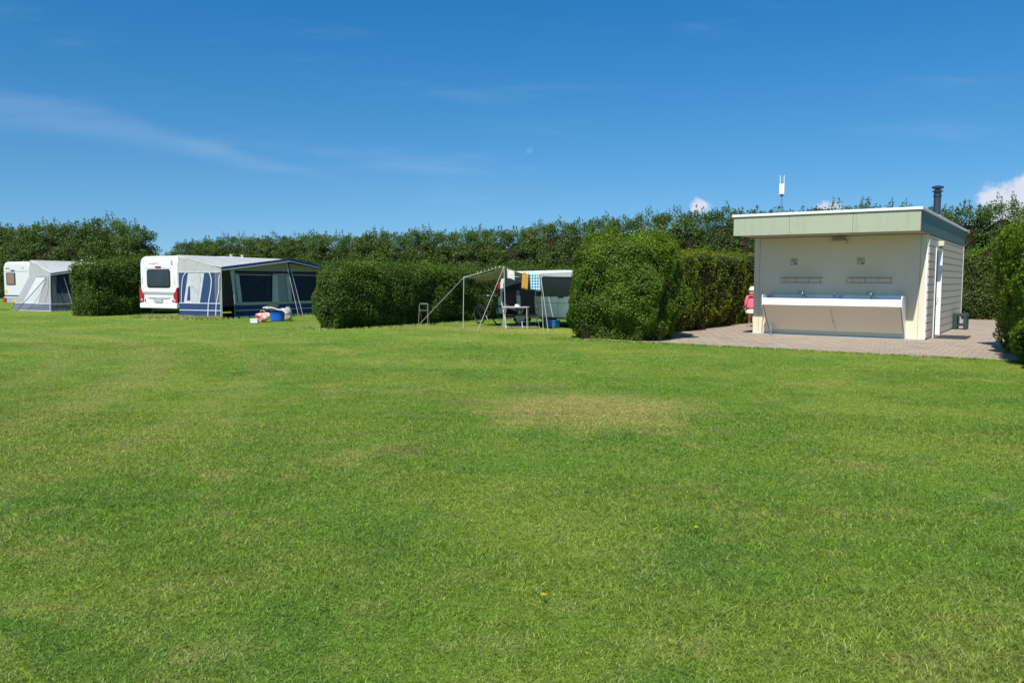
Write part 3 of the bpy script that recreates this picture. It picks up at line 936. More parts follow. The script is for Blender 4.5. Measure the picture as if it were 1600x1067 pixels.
# two pictogram plates
for xs, ext in ((-3.33, 0), (-1.59, 1)):
    pl = MB().box(xs - .085, xs + .085, -.012, -.004, 1.955, 2.125).build('pictogram_plate', M['sign'], hut)
    mb = MB()
    for (a, b_, c, d_) in ((-.085, .085, 1.955, 1.962), (-.085, .085, 2.118, 2.125), (-.085, -.078, 1.963, 2.117), (.078, .085, 1.963, 2.117)):
        mb.box(xs + a, xs + b_, -.0155, -.0125, c, d_)
    # tap with falling drop
    mb.box(xs - .055, xs + .02, -.0155, -.0125, 2.062, 2.080)
    mb.box(xs + .022, xs + .040, -.0155, -.0125, 2.025, 2.080)
    mb.box(xs - .030, xs - .018, -.0155, -.0125, 2.082, 2.100)
    mb.box(xs + .018, xs + .062, -.0155, -.0125, 1.972, 2.008)
    mb.tube([(xs - .06, -.014, 1.99), (xs - .01, -.014, 2.03)], .003, 5)
    mb.build('pictogram', M['ink'], pl)
# two wire shelves
for xa, xb in ((-3.62, -2.56), (-1.87, -.81)):
    mb = MB()
    zt, zb, dep = 1.60, 1.47, .26
    for yy_ in (-dep, -dep * .66, -dep * .33, -.012):
        mb.tube([(xa, yy_, zt), (xb, yy_, zt)], .006 if yy_ in (-dep, -.012) else .004, 6)
    mb.tube([(xa, -dep, zb), (xb, -dep, zb)], .005, 6)
    mb.tube([(xa, -.012, zb), (xb, -.012, zb)], .005, 6)
    for k in (0, .14, .42, .72, 1):
        x = xa + (xb - xa) * k
        mb.tube([(x, -.012, zb), (x, -dep, zb), (x, -dep, zt), (x, -.012, zt)], .005, 6)
    mb.build('wire_shelf', M['wire'], hut)
# wash trough
TL, TR, TP = -3.96, -.47, .70
zt, zb = 1.045, .86
tr_ = MB().box(TL, TR, -TP, -TP + .025, zb, zt).build('trough_front', M['apron'], hut, bevel=.006)
MB().prism([(-TP + .03, zb + .002), (-TP + .045, zb + .03), (-.10, .22), (-.10, .16)], 'x', TL + .02, TR - .02).build('sloping_panel', M['undersink'], hut)
MB().box(-2.18, -2.17, -.36, -.34, .40, .45).tube([(-2.19, -.665, .80), (-2.13, -.135, .19)], .004, 5).build('panel_seam', M['joint'], hut)
for x in (TL - .022, TR + .002):
    MB().prism([(-TP, zb - .01), (-TP, zt + .005), (-TP + .03, zt + .09), (-.008, zt + .09), (-.008, .02), (-.10, .14)], 'x', x, x + .02).build('end_cheek', M['white'], hut)
MB().box(TL + .001, TR - .001, -.03, -.012, zt - .1, zt + .095).build('splash_back', M['steel'], hut)
# steel worktop with two sunken bowls
mb = MB()
b1_, b2_ = (-3.55, -2.75), (-1.85, -1.05)
yF, yB = -.60, -.18
zt2 = zt - .03
mb.box(TL + .001, TR - .001, -TP + .027, yF, zt2 - .01, zt2).box(TL + .001, TR - .001, yB, -.032, zt2 - .01, zt2)
for a, b_ in ((TL + .001, b1_[0]), (b1_[1], b2_[0]), (b2_[1], TR - .001)):
    mb.box(a, b_, yF + .001, yB - .001, zt2 - .01, zt2)
for a, b_ in (b1_, b2_):
    mb.box(a, b_, yF, yB, zt2 - .19, zt2 - .18)
    mb.box(a - .008, a, yF, yB, zt2 - .18, zt2 - .011).box(b_, b_ + .008, yF, yB, zt2 - .18, zt2 - .011)
    mb.box(a, b_, yF - .008, yF, zt2 - .18, zt2 - .011).box(a, b_, yB, yB + .008, zt2 - .18, zt2 - .011)
mb.build('worktop', M['steel'], hut)
for x in (-3.03, -1.28):
    fc = MB().tube([(x, -.12, zt2), (x, -.12, zt2 + .12)], .02, 10).tube([(x, -.12, zt2 + .10), (x - .01, -.13, zt2 + .19), (x - .05, -.19, zt2 + .225), (x - .09, -.26, zt2 + .20), (x - .10, -.28, zt2 + .14)], .011, 8).build('tap', M['chrome'], hut, smooth_=True)
    MB().box(x - .05, x - .02, -.13, -.11, zt2 + .06, zt2 + .08).box(x + .02, x + .07, -.13, -.11, zt2 + .05, zt2 + .08).build('tap_handle', M['chrome'], fc)
MB().tube([(TL + .13, -.30, .30), (TL + .13, -.30, .12)], .05, 12).tube([(TL + .13, -.30, .12), (TL + .13, -.30, .0)], .035, 12).build('drain_pipe', M['pvc'], hut)
ypt = [(-4.06, -.14, .86), (-4.11, -.08, .62), (-4.15, -.05, .38), (-4.17, -.05, .10)]
MB().tube(ypt, .010, 6).build('hose', M['yellow'], hut)
MB().tube([(-3.98, -.05, .45), (-4.05, -.10, .36), (-4.10, -.12, .18), (-4.13, -.12, .02)], .010, 6).build('water_pipe', M['alu'], hut)

# soap bottle on the rim
so = empty('soap_bottle', W(-2.14, -.40, zt2), -YAW, 'clear bottle of blue washing-up liquid on the trough between the taps', 'bottle')
MB().lathe([(.032, 0), (.036, .02), (.034, .11), (.016, .14), (.014, .15)], seg=14, sy_=.6).build('bottle_body', M['soap'], so, smooth_=True)
MB().lathe([(.015, .15), (.016, .18), (.006, .185), (.006, .205)], seg=10).build('cap', M['white_plastic'], so)

# roof top things
zr = FT - .045
fl = empty('chimney_flue', W(-.12, 2.3, zr), -YAW, 'dark metal chimney flue with round cap on the wash house roof', 'chimney')
MB().lathe([(.088, 0), (.088, .46), (.105, .465), (.105, .49), (.088, .50), (.088, .60)], seg=22).build('pipe', M['flue'], fl)
MB().lathe([(.13, .63), (.145, .64), (.145, .665), (.04, .69)], seg=22).lathe([(.12, .56), (.13, .565), (.13, .58), (.12, .585)], seg=22).lathe([(.07, .60), (.07, .635)], seg=16).build('cap', M['flue'], fl)
MB().lathe([(.17, -.01), (.17, .03), (.10, .10)], seg=22).build('flashing', M['greymetal'], fl)
fl.scale = (1.05, 1.05, 1.35)
an = empty('antenna', W(-3.98, .9, zr), -YAW, 'white wifi antenna box with two rods on a thin mast above the wash house', 'antenna')
MB().tube([(0, 0, 0), (0, 0, .78)], .02, 8).build('mast', M['greymetal'], an)
MB().box(-.075, .075, -.03, .03, .79, 1.09).build('antenna_box', M['white_plastic'], an, bevel=.012)
for x in (-.055, .055):
    MB().tube([(x, 0, 1.09), (x, 0, 1.33)], .011, 7).build('antenna_rod', M['white_plastic'], an)
MB().box(-.035, .035, -.035, .02, .735, .788).build('bracket', M['darkmetal'], an)
for (X, Y, s_, lab) in ((-3.55, -.2, 1.0, 'low white roof vent dome beside the antenna mast'), (-.75, .4, 1.5, 'wide low white roof light near the right roof corner')):
    v_ = empty('roof_vent', W(X, Y, zr), -YAW, lab, 'roof vent')
    MB().box(-.12 * s_, .12 * s_, -.12, .12, -.004, .06).build('upstand', M['greymetal'], v_)
    MB().lathe([(.16 * s_, .062), (.16 * s_, .08), (.10 * s_, .115), (.01, .12)], seg=18).build('dome', M['white_plastic'], v_, smooth_=True)

# door mat and stool
dm = MB().box(-.38, .38, -.72, .72, 0, .014).build('door_mat', M['mat_rubber']); dm.location = W(.47, 1.66, .0065); dm.rotation_euler = (0, 0, -YAW)
tag(dm, 'dark rubber door mat on the paving by the wash house door', 'door mat')
st = empty('stool', W(.045, 5.75, .006), -YAW, 'small dark green wooden stool against the clad side wall', 'stool')
st.scale = (.86, .9, .95)
MB().box(.0, .46, 0, .62, .43, .53).build('seat', M['bench'], st, bevel=.012)
for x in (.01, .33):
    for y in (.01, .49):
        MB().box(x, x + .12, y, y + .12, 0, .428).build('leg', M['bench'], st, bevel=.008)
for y in (.05, .53):
    MB().box(.131, .329, y, y + .04, .12, .18).build('stretcher', M['bench'], st)

# ------------------------------------------------------------------ hedges
hedge('tall bushy bright green hedge block left of the wash house, at the front', -6.52, -5.0, 0, 2.15, 2.48, 2.60, M['leaf_privet'], .050, 2200, 11, r=.62, lump=.105, shoots=.10, under=.30)
hedge('long lower yellow green hedge running back behind the tall block towards the wash house', -7.05, -2.9, 0, 16.6, 1.5, 2.33, M['leaf_yellow'], .058, 620, 12, r=.25, lump=.08, near=5.0)
hedge('long dark green hedge between the blue awning and the tarp, second from left', -15.80, -6.0, 0, 15.5, 1.35, 1.98, M['leaf_dark'], .052, 1400, 13, r=.60, lump=.07, shoots=.09, under=.26, near=7.0)
hedge('short dark rounded hedge between the two caravans', -30.35, -6.1, 0, 13, 1.6, 2.1, M['leaf_dark'], .062, 950, 14, r=.45, lump=.09, shoots=.10, under=.25, near=6.0,
      grow=lambda x, y: .35 * np.clip((y - .6) / 2.0, 0, 1))
hedge('tall dark green hedge at the right edge of the photo, beside the paving', 3.85, -8.0, R(10.6), 7.0, 1.9, 2.62, M['leaf_privet'], .058, 1400, 15, r=.40, lump=.12, shoots=.10, under=.10)
hedge('dark hedge closing off the paving behind the wash house', 5.6, 14.55, R(90), 14.0, 1.5, 2.46, M['leaf_privet'], .065, 520, 16, r=.25, lump=.10,
      grow=lambda x, y: .80 * np.clip((6.2 - y) / 2.2, 0, 1.2))

# ------------------------------------------------------------------ windbreak trees
def make_tree(seed, H_, RW, leaf, n_):
    g = np.random.default_rng(seed)
    o_ = empty('windbreak_tree', (0, 0, 0))
    lean = g.normal() * .12
    trunk = [(0, 0, 0), (lean * .3, .03, H_ * .3), (lean * .6, -.03, H_ * .6), (lean, 0, H_ * .93)]
    mb_ = MB().tube(trunk, .10, 8, .015)
    limbs = []
    for k in range(16):
        z = H_ * (.12 + .75 * k / 16); a = k * 2.4 + g.random(); ln = RW * (.85 - .4 * k / 16)
        p0 = Vector((lean * z / H_, 0, z)); p1 = p0 + Vector((math.cos(a) * ln * .5, math.sin(a) * ln * .5, ln * .45)); p2 = p0 + Vector((math.cos(a) * ln * .95, math.sin(a) * ln * .95, ln * 1.1))
        mb_.tube([p0, p1, p2], .035, 5, .008); limbs.append(p2)
    tr0 = mb_.build('trunk', M['bark'], o_)
    # crown: clumps of leaves over a columnar envelope
    lum = Lump(seed + 50, 18, .7, 4.0)
    nc = 135
    cz = H_ * (.04 + .92 * g.random(nc) ** .85); ca = g.random(nc) * 6.28
    env = RW * np.sqrt(np.clip(1.0 - np.clip((cz / H_ - .80) / .22, 0, 1) ** 2, 0.03, 1)) * (.80 + .20 * np.clip(cz / H_ * 4, 0, 1))
    cr_ = env * (.45 + .5 * g.random(nc))
    C_ = np.c_[np.cos(ca) * cr_ + lean * cz / H_, np.sin(ca) * cr_, cz]
    pick = g.integers(0, nc, n_)
    rad = .26 + .20 * g.random(nc)
    dv_ = g.normal(size=(n_, 3)); dv_ /= np.linalg.norm(dv_, axis=1)[:, None]
    rr = rad[pick] * g.random(n_) ** .4
    P = C_[pick] + dv_ * rr[:, None]
    Nn = dv_ * .7 + np.c_[P[:, 0], P[:, 1], np.zeros(n_)] / RW * .6
    tint = np.clip(g.beta(2, 2.6, n_) * .75 + (g.random(nc) * .4 - .1)[pick], 0, .98)
    # upright shoots at the top
    ns = 30
    SP, SN, ST = [], [], []
    for k in range(ns):
        a = g.random() * 6.28; r0 = RW * .85 * g.random() ** .5
        bx, by = math.cos(a) * r0 + lean, math.sin(a) * r0
        z0_ = H_ * (1.0 - .16 * (r0 / RW) ** 2) - .25; hh = .28 + .42 * g.random() ** 1.6
        m_ = int(30 * hh / .6)
        t_ = g.random(m_)
        w_ = .11 * (1 - t_ * .8)
        SP.append(np.c_[bx + g.normal(size=m_) * w_, by + g.normal(size=m_) * w_, z0_ + t_ * hh + .12])
        SN.append(g.normal(size=(m_, 3))); ST.append(np.clip(.45 + .3 * g.random(m_), 0, .98))
    P = np.concatenate([P] + SP); Nn = np.concatenate([Nn] + SN); tint = np.concatenate([tint] + ST)
    P[:, 2] = np.maximum(P[:, 2], .05)
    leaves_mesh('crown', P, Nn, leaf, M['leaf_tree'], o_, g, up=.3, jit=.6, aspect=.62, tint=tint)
    # dark solid core added inside the crown, so that sky stays hidden low down
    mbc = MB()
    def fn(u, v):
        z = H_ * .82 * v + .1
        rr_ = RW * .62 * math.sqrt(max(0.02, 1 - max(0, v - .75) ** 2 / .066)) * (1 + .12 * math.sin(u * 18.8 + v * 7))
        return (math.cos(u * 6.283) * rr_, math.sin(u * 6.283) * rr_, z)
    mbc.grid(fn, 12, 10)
    mbc.build('dark_core', M['twig_core'], o_, recalc=False)
    return o_


protos = [make_tree(100 + i, 4.95 + .14 * (i % 3), 1.3, .098, 11000) for i in range(5)]
used_p = [False] * len(protos)


def kids(o_):
    return [c for c in list(scene.collection.objects) if c.parent == o_]


KIDS = [kids(p) for p in protos]


def place_tree(k, x, y, rz, s_, sz_, label, group):
    if not used_p[k]:
        t = protos[k]; used_p[k] = True
    else:
        t = protos[k].copy(); scene.collection.objects.link(t)
        for c in KIDS[k]:
            d_ = c.copy(); scene.collection.objects.link(d_); d_.parent = t
    t.location = (x, y, 0); t.rotation_euler = (0, 0, rz); t.scale = (s_, s_, sz_)
    tag(t, label, 'tree', group)


g = random.Random(4)
x = -67.8
i = 0
while x < 14:
    p = W(x, 22.6 + g.uniform(-.25, .25))
    s_ = g.uniform(.95, 1.12)
    tall = 1.0 + .09 * max(0, 1 - abs(x + 13) / 14)
    place_tree(g.randrange(5), p.x, p.y, g.uniform(0, 6.28), s_, g.uniform(.97, 1.03) * tall * (1.0 if x > -66.5 else .86),
               'leafy windbreak tree in the long tall row behind the pitches', 'trees of the long windbreak row')
    x += g.uniform(1.45, 1.75)
    i += 1
# second, nearer row on the far left
ax, ay = -26.8, 58.0
dxr, dyr = -CO, SI
L_ = 0.0
while L_ < 34:
    s_ = g.uniform(1.05, 1.2)
    place_tree(g.randrange(5), ax + dxr * L_ + g.uniform(-.2, .2), ay + dyr * L_ * .55 + g.uniform(-.3, .3), g.uniform(0, 6.28), s_, (g.uniform(1.02, 1.14) if L_ > 1 else 1.0),
               'leafy windbreak tree in the row on the far left behind the caravans', 'trees of the far left windbreak row')
    L_ += g.uniform(1.5, 1.9)


# ------------------------------------------------------------------ caravans
def rounded_rect(w, z0, z1, r, n_=6, xc=0.0, rb=None):
    rb = r if rb is None else rb
    pts = []
    for (cx_, cz_, a0, rr) in ((xc + w / 2 - r, z1 - r, 0, r), (xc - w / 2 + r, z1 - r, 90, r), (xc - w / 2 + rb, z0 + rb, 180, rb), (xc + w / 2 - rb, z0 + rb, 270, rb)):
        for k in range(n_ + 1):
            a = R(a0 + 90 * k / n_)
            pts.append((cx_ + rr * math.cos(a), cz_ + rr * math.sin(a)))
    return pts


def wheel(parent, x, y, r_, w_):
    wb = MB()
    seg = 28
    prof = [(r_ * .62, -w_ / 2), (r_ * .93, -w_ / 2), (r_, -w_ * .3), (r_, w_ * .3), (r_ * .93, w_ / 2), (r_ * .62, w_ / 2)]
    for (rr, xx) in prof:
        for j in range(seg):
            t = 6.28318 * j / seg
            wb.v.append((x + xx, y + rr * math.cos(t), r_ + rr * math.sin(t)))
    for k in range(len(prof)):
        k2 = (k + 1) % len(prof)
        for j in range(seg):
            j2 = (j + 1) % seg
            wb.f.append([k * seg + j, k * seg + j2, k2 * seg + j2, k2 * seg + j])
    wo_ = bpy.data.objects.new('wheel', None); link(wo_, parent)
    wb.build('tyre', M['tyre'], wo_)
    rb = MB()
    rb.prism([(y + r_ * .6 * math.cos(6.283 * j / 20), r_ + r_ * .6 * math.sin(6.283 * j / 20)) for j in range(20)], 'x', x - w_ * .42, x + w_ * .42)
    rb.build('rim', M['rim'], wo_, bevel=.01)
    return wo_


def caravan(loc, yaw, wdt, ln, zb, ztop, m_body, new, label):
    o_ = empty('caravan', loc, -yaw, label, 'caravan')
    w2 = wdt / 2
    # body: rounded section lofted with softened ends
    secs = [(-.0, .16, .12), (.05, .05, .04), (.16, 0, 0), (ln * .5, 0, 0), (ln - .5, 0, .0), (ln - .2, .06, .12), (ln, .22, .45)]
    mb_ = MB(); rings = []
    for (y, insx, insz) in secs:
        pr = rounded_rect(wdt - insx * .6, zb + insz * .3, ztop - insz, .22, 6, -w2, .08)
        rings.append([(p[0], y, p[1]) for p in pr])
    nn_ = len(rings[0])
    for r_ in rings: mb_.v += r_
    for k in range(len(rings) - 1):
        for j in range(nn_):
            j2 = (j + 1) % nn_
            mb_.f.append([k * nn_ + j, k * nn_ + j2, (k + 1) * nn_ + j2, (k + 1) * nn_ + j])
    mb_.f.append(list(range(nn_))); mb_.f.append([(len(rings) - 1) * nn_ + j for j in range(nn_)][::-1])
    mb_.build('body', m_body, o_, bevel=.015)
    wheel(o_, -wdt + .18, ln * .52, .32, .2); wheel(o_, -.18, ln * .52, .32, .2)
    MB().box(-wdt + .25, -.25, .3, ln - .3, zb - .12, zb + .02).build('chassis', M['darkmetal'], o_)
    MB().tube([(-w2 - .4, ln, .42), (-w2, ln + 1.1, .42), (-w2 + .4, ln, .42)], .04, 8).tube([(-w2, ln + .9, .42), (-w2, ln + .9, 0)], .03, 8).build('drawbar', M['greymetal'], o_)
    for x in (-wdt + .3, -.3):
        MB().tube([(x, .35, zb - .1), (x, .15, 0.0)], .025, 6).build('corner_steady', M['greymetal'], o_)
    if new:
        wn_ = MB().prism(rounded_rect(1.32, 1.22, 1.87, .10, 5, -w2), 'y', -.035, .004).build('rear_window', M['glass'], o_, bevel=.01)
        MB().prism(rounded_rect(1.40, 1.18, 1.91, .12, 5, -w2), 'y', -.012, .003).build('window_seal', M['tyre'], o_)
        MB().box(-w2 - .98, -w2 + .98, -.016, .0, .92, 1.02).build('grey_band', M['greyband'], o_)
        MB().box(-w2 - .80, -w2 + .80, -.010, .0, 1.945, 1.960).build('panel_line', M['greyband'], o_)
        MB().prism(rounded_rect(.34, 1.965, 2.03, .03, 4, -w2), 'y', -.03, -.002).build('brake_light', M['red'], o_)
        # bumper with recess for the plate
        MB().box(-wdt + .02, -.02, -.07, -.001, zb + .0, zb + .20).build('bumper', m_body, o_, bevel=.03, seg=3)
        MB().prism([(-w2 - .75, .80), (-w2 + .75, .80), (-w2 + .55, .74), (-w2 - .55, .74)], 'y', -.014, -.001).build('recess_line', M['greyband'], o_)
        MB().box(-w2 - .24, -w2 + .24, -.085, -.006, .60, .72).build('number_plate', M['plate'], o_)
        pl = MB()
        for k in range(6):
            pl.box(-w2 - .19 + k * .062, -w2 - .155 + k * .062, -.088, -.0855, .63, .69)
        pl.build('plate_marks', M['greyband'], o_)
        for sgn in (-1, 1):
            xe = -w2 + sgn * (w2 - .0)
            a_, b_ = (xe, xe - sgn * .20)
            tl_ = MB().prism([(xe + sgn * .006, .60), (xe + sgn * .006, 1.20), (xe - sgn * .06, 1.16), (xe - sgn * .13, 1.02), (xe - sgn * .24, .92), (xe - sgn * .20, .62)], 'y', -.05, .14).build('tail_light', M['red'], o_, bevel=.015)
            MB().prism([(xe - sgn * .10, .66), (xe - sgn * .10, .74), (xe - sgn * .20, .74), (xe - sgn * .18, .66)], 'y', -.055, -.0505).build('white_lens', M['plate'], tl_)
            MB().prism([(xe - sgn * .26, .62), (xe - sgn * .30, .74), (xe - sgn * .34, .62)], 'y', -.03, -.004).build('reflector', M['red'], o_)
            MB().tube([(xe - sgn * .16, -.01, 1.36), (xe - sgn * .16, -.06, 1.40), (xe - sgn * .16, -.06, 1.60), (xe - sgn * .16, -.01, 1.64)], .013, 8).build('grab_handle', M['white_plastic'], o_)
        MB().box(-w2 - .52, -w2 - .42, -.012, .002, 2.12, 2.15).tube([(-w2 - .38, -.006, 2.12), (-w2 - .1, -.006, 2.15), (-w2 + .05, -.006, 2.14)], .012, 5).build('logo_script', M['greyband'], o_)
        MB().box(-.38, -.28, -.010, .002, 2.05, 2.24).build('vent_mark', M['greyband'], o_)
        for y in (3.0, 3.6):
            MB().box(-w2 - .2, -w2 + .2, y, y + .4, ztop - .01, ztop + .06).build('roof_hatch', M['carold'], o_, bevel=.02)
        for y in (2.95, 3.55):
            MB().lathe([(.05, ztop - .01), (.05, ztop + .10), (.07, ztop + .10), (.07, ztop + .13)], c=(-.35, y), seg=10).build('roof_flue', M['lamp'], o_)
    else:
        wn_ = MB().prism(rounded_rect(.78, 1.22, 1.82, .06, 5, -wdt + .66), 'y', -.02, .004).build('rear_window', M['glass'], o_)
        MB().box(-wdt + .36, -wdt + .96, -.026, -.0205, 1.26, 1.78).build('window_blind', M['curtain'], wn_)
        MB().box(-wdt + .06, -.06, -.010, 0, .66, .72).build('blue_stripe', M['bluestripe'], o_)
        MB().box(-wdt + .10, -.10, -.012, 0, 1.88, 1.895).build('panel_line', M['greyband'], o_)
        MB().box(-wdt + .70, -wdt + 1.0, -.03, -.002, 1.90, 1.95).build('top_light', M['tyre'], o_)
        MB().box(-wdt + .02, -.02, -.06, -.001, zb + .01, zb + .30).build('bumper', M['greyband'], o_, bevel=.02)
        for xx in (-wdt + .03, -.33):
            MB().box(xx, xx + .30, -.085, -.061, zb + .06, zb + .26).build('tail_light', M['red'], o_, bevel=.01)
        MB().box(-wdt + .86, -wdt + 1.36, -.075, -.0615, zb + .06, zb + .20).build('number_plate', M['plate_y'], o_)
        MB().prism([(-wdt + .12, .80), (-wdt + .34, .82), (-wdt + .30, .98), (-wdt + .16, 1.0)], 'y', -.006, 0).build('sticker', M['plate_y'], o_)
        MB().box(-wdt + .22, -wdt + .56, -.006, 0, 2.00, 2.05).build('logo_script', M['red'], o_)
        MB().box(-.62, -.40, -.006, 0, 2.02, 2.07).build('logo_mark', M['greyband'], o_)
        MB().lathe([(.04, ztop - .01), (.04, ztop + .14), (.06, ztop + .14), (.06, ztop + .17)], c=(-w2, 3.4), seg=10).build('roof_flue', M['white_plastic'], o_)
    return o_


YC2 = R(29)
c2 = Vector((-12.95, 31.0, 0))
caravan(c2, YC2, 2.25, 5.9, .37, 2.43, M['carwhite'], True, 'white modern caravan with dark rear window and red tail lights, beside the blue awning')
YC1 = R(29)
c1 = Vector((-23.35, 38.7, 0))
caravan(c1, YC1, 2.2, 5.6, .32, 2.36, M['carold'], False, 'older white caravan with brown rear blind and blue stripe, at the far left edge')


# ------------------------------------------------------------------ awnings
def V2(p, z): return Vector((p.x, p.y, z))


def strip_between(mb_, a, b_, w_, out, sag=0.0):
    """thin raised tape from a to b_ lying on a wall; out = outward normal"""
    d = (b_ - a).normalized(); s_ = d.cross(out).normalized() * w_ * .5
    o1 = out * .012
    i = len(mb_.v)
    pts = [a - s_, a + s_, b_ + s_, b_ - s_]
    mb_.v += [tuple(p + out * .002) for p in pts] + [tuple(p + o1) for p in pts]
    for q in ((3, 2, 1, 0), (4, 5, 6, 7), (0, 1, 5, 4), (1, 2, 6, 5), (2, 3, 7, 6), (3, 0, 4, 7)):
        mb_.f.append([i + k for k in q])


class Wall:
    """vertical-ish fabric wall between ground points a and b_, local coords (s metres along, z)"""
    def __init__(s, a, b_, flip=1, lean=0.0, lz=1.8):
        s.a, s.b = Vector((a[0], a[1], 0)), Vector((b_[0], b_[1], 0))
        s.d = (s.b - s.a).normalized(); s.L = (s.b - s.a).length
        s.n = Vector((s.d.y, -s.d.x, 0)) * flip
        s.lean, s.lz = lean, lz

    def p(s, t, z, off=0.0):
        return s.a + s.d * t + Vector((0, 0, z)) + s.n * (off + s.lean * (1 - min(z, s.lz) / s.lz) * max(0, 1 - t / s.L))

    def poly(s, mb_, pts, off=0.0, th=.01):
        i = len(mb_.v); k = len(pts)
        mb_.v += [tuple(s.p(t, z, off)) for t, z in pts] + [tuple(s.p(t, z, off + th)) for t, z in pts]
        mb_.f.append([i + j for j in range(k)]); mb_.f.append([i + k + j for j in range(k)][::-1])
        for j in range(k):
            j2 = (j + 1) % k
            mb_.f.append([i + j, i + j2, i + k + j2, i + k + j])

    def tape(s, mb_, pts, w_=.03, off=.02):
        for (a, b_) in zip(pts[:-1], pts[1:]):
            strip_between(mb_, s.p(*a, off), s.p(*b_, off), w_, s.n)


def curve_pts(pts, n_=5):
    out = []
    P_ = [Vector((a, b_)) for a, b_ in pts]
    P_ = [P_[0]] + P_ + [P_[-1]]
    for i_ in range(1, len(P_) - 2):
        for k in range(n_):
            t = k / n_
            p0, p1, p2, p3 = P_[i_ - 1:i_ + 3]
            q = .5 * ((2 * p1) + (-p0 + p2) * t + (2 * p0 - 5 * p1 + 4 * p2 - p3) * t * t + (-p0 + 3 * p1 - 3 * p2 + p3) * t ** 3)
            out.append((q.x, q.y))
    out.append(pts[-1])
    return out


def roof_grid(A0, A1, Fpts, sag, nv=10):
    """loft from the caravan rail A0-A1 to the front edge polyline Fpts"""
    L_ = [0]
    for a, b_ in zip(Fpts[:-1], Fpts[1:]): L_.append(L_[-1] + (b_ - a).length)
    tot = L_[-1]

    def front(u):
        t = u * tot
        for k in range(len(Fpts) - 1):
            if t <= L_[k + 1] + 1e-6:
                f_ = (t - L_[k]) / (L_[k + 1] - L_[k]); return Fpts[k].lerp(Fpts[k + 1], f_)
        return Fpts[-1]

    def fn(u, v):
        a = A0.lerp(A1, u); b_ = front(u)
        p = a.lerp(b_, v)
        p.z -= sag * math.sin(math.pi * v) * (.6 + .4 * abs(math.sin(u * math.pi * 3)))
        # tension creases running from the corners
        p.z += .012 * math.sin(u * 31 + v * 5) * math.sin(math.pi * v)
        return p
    return fn


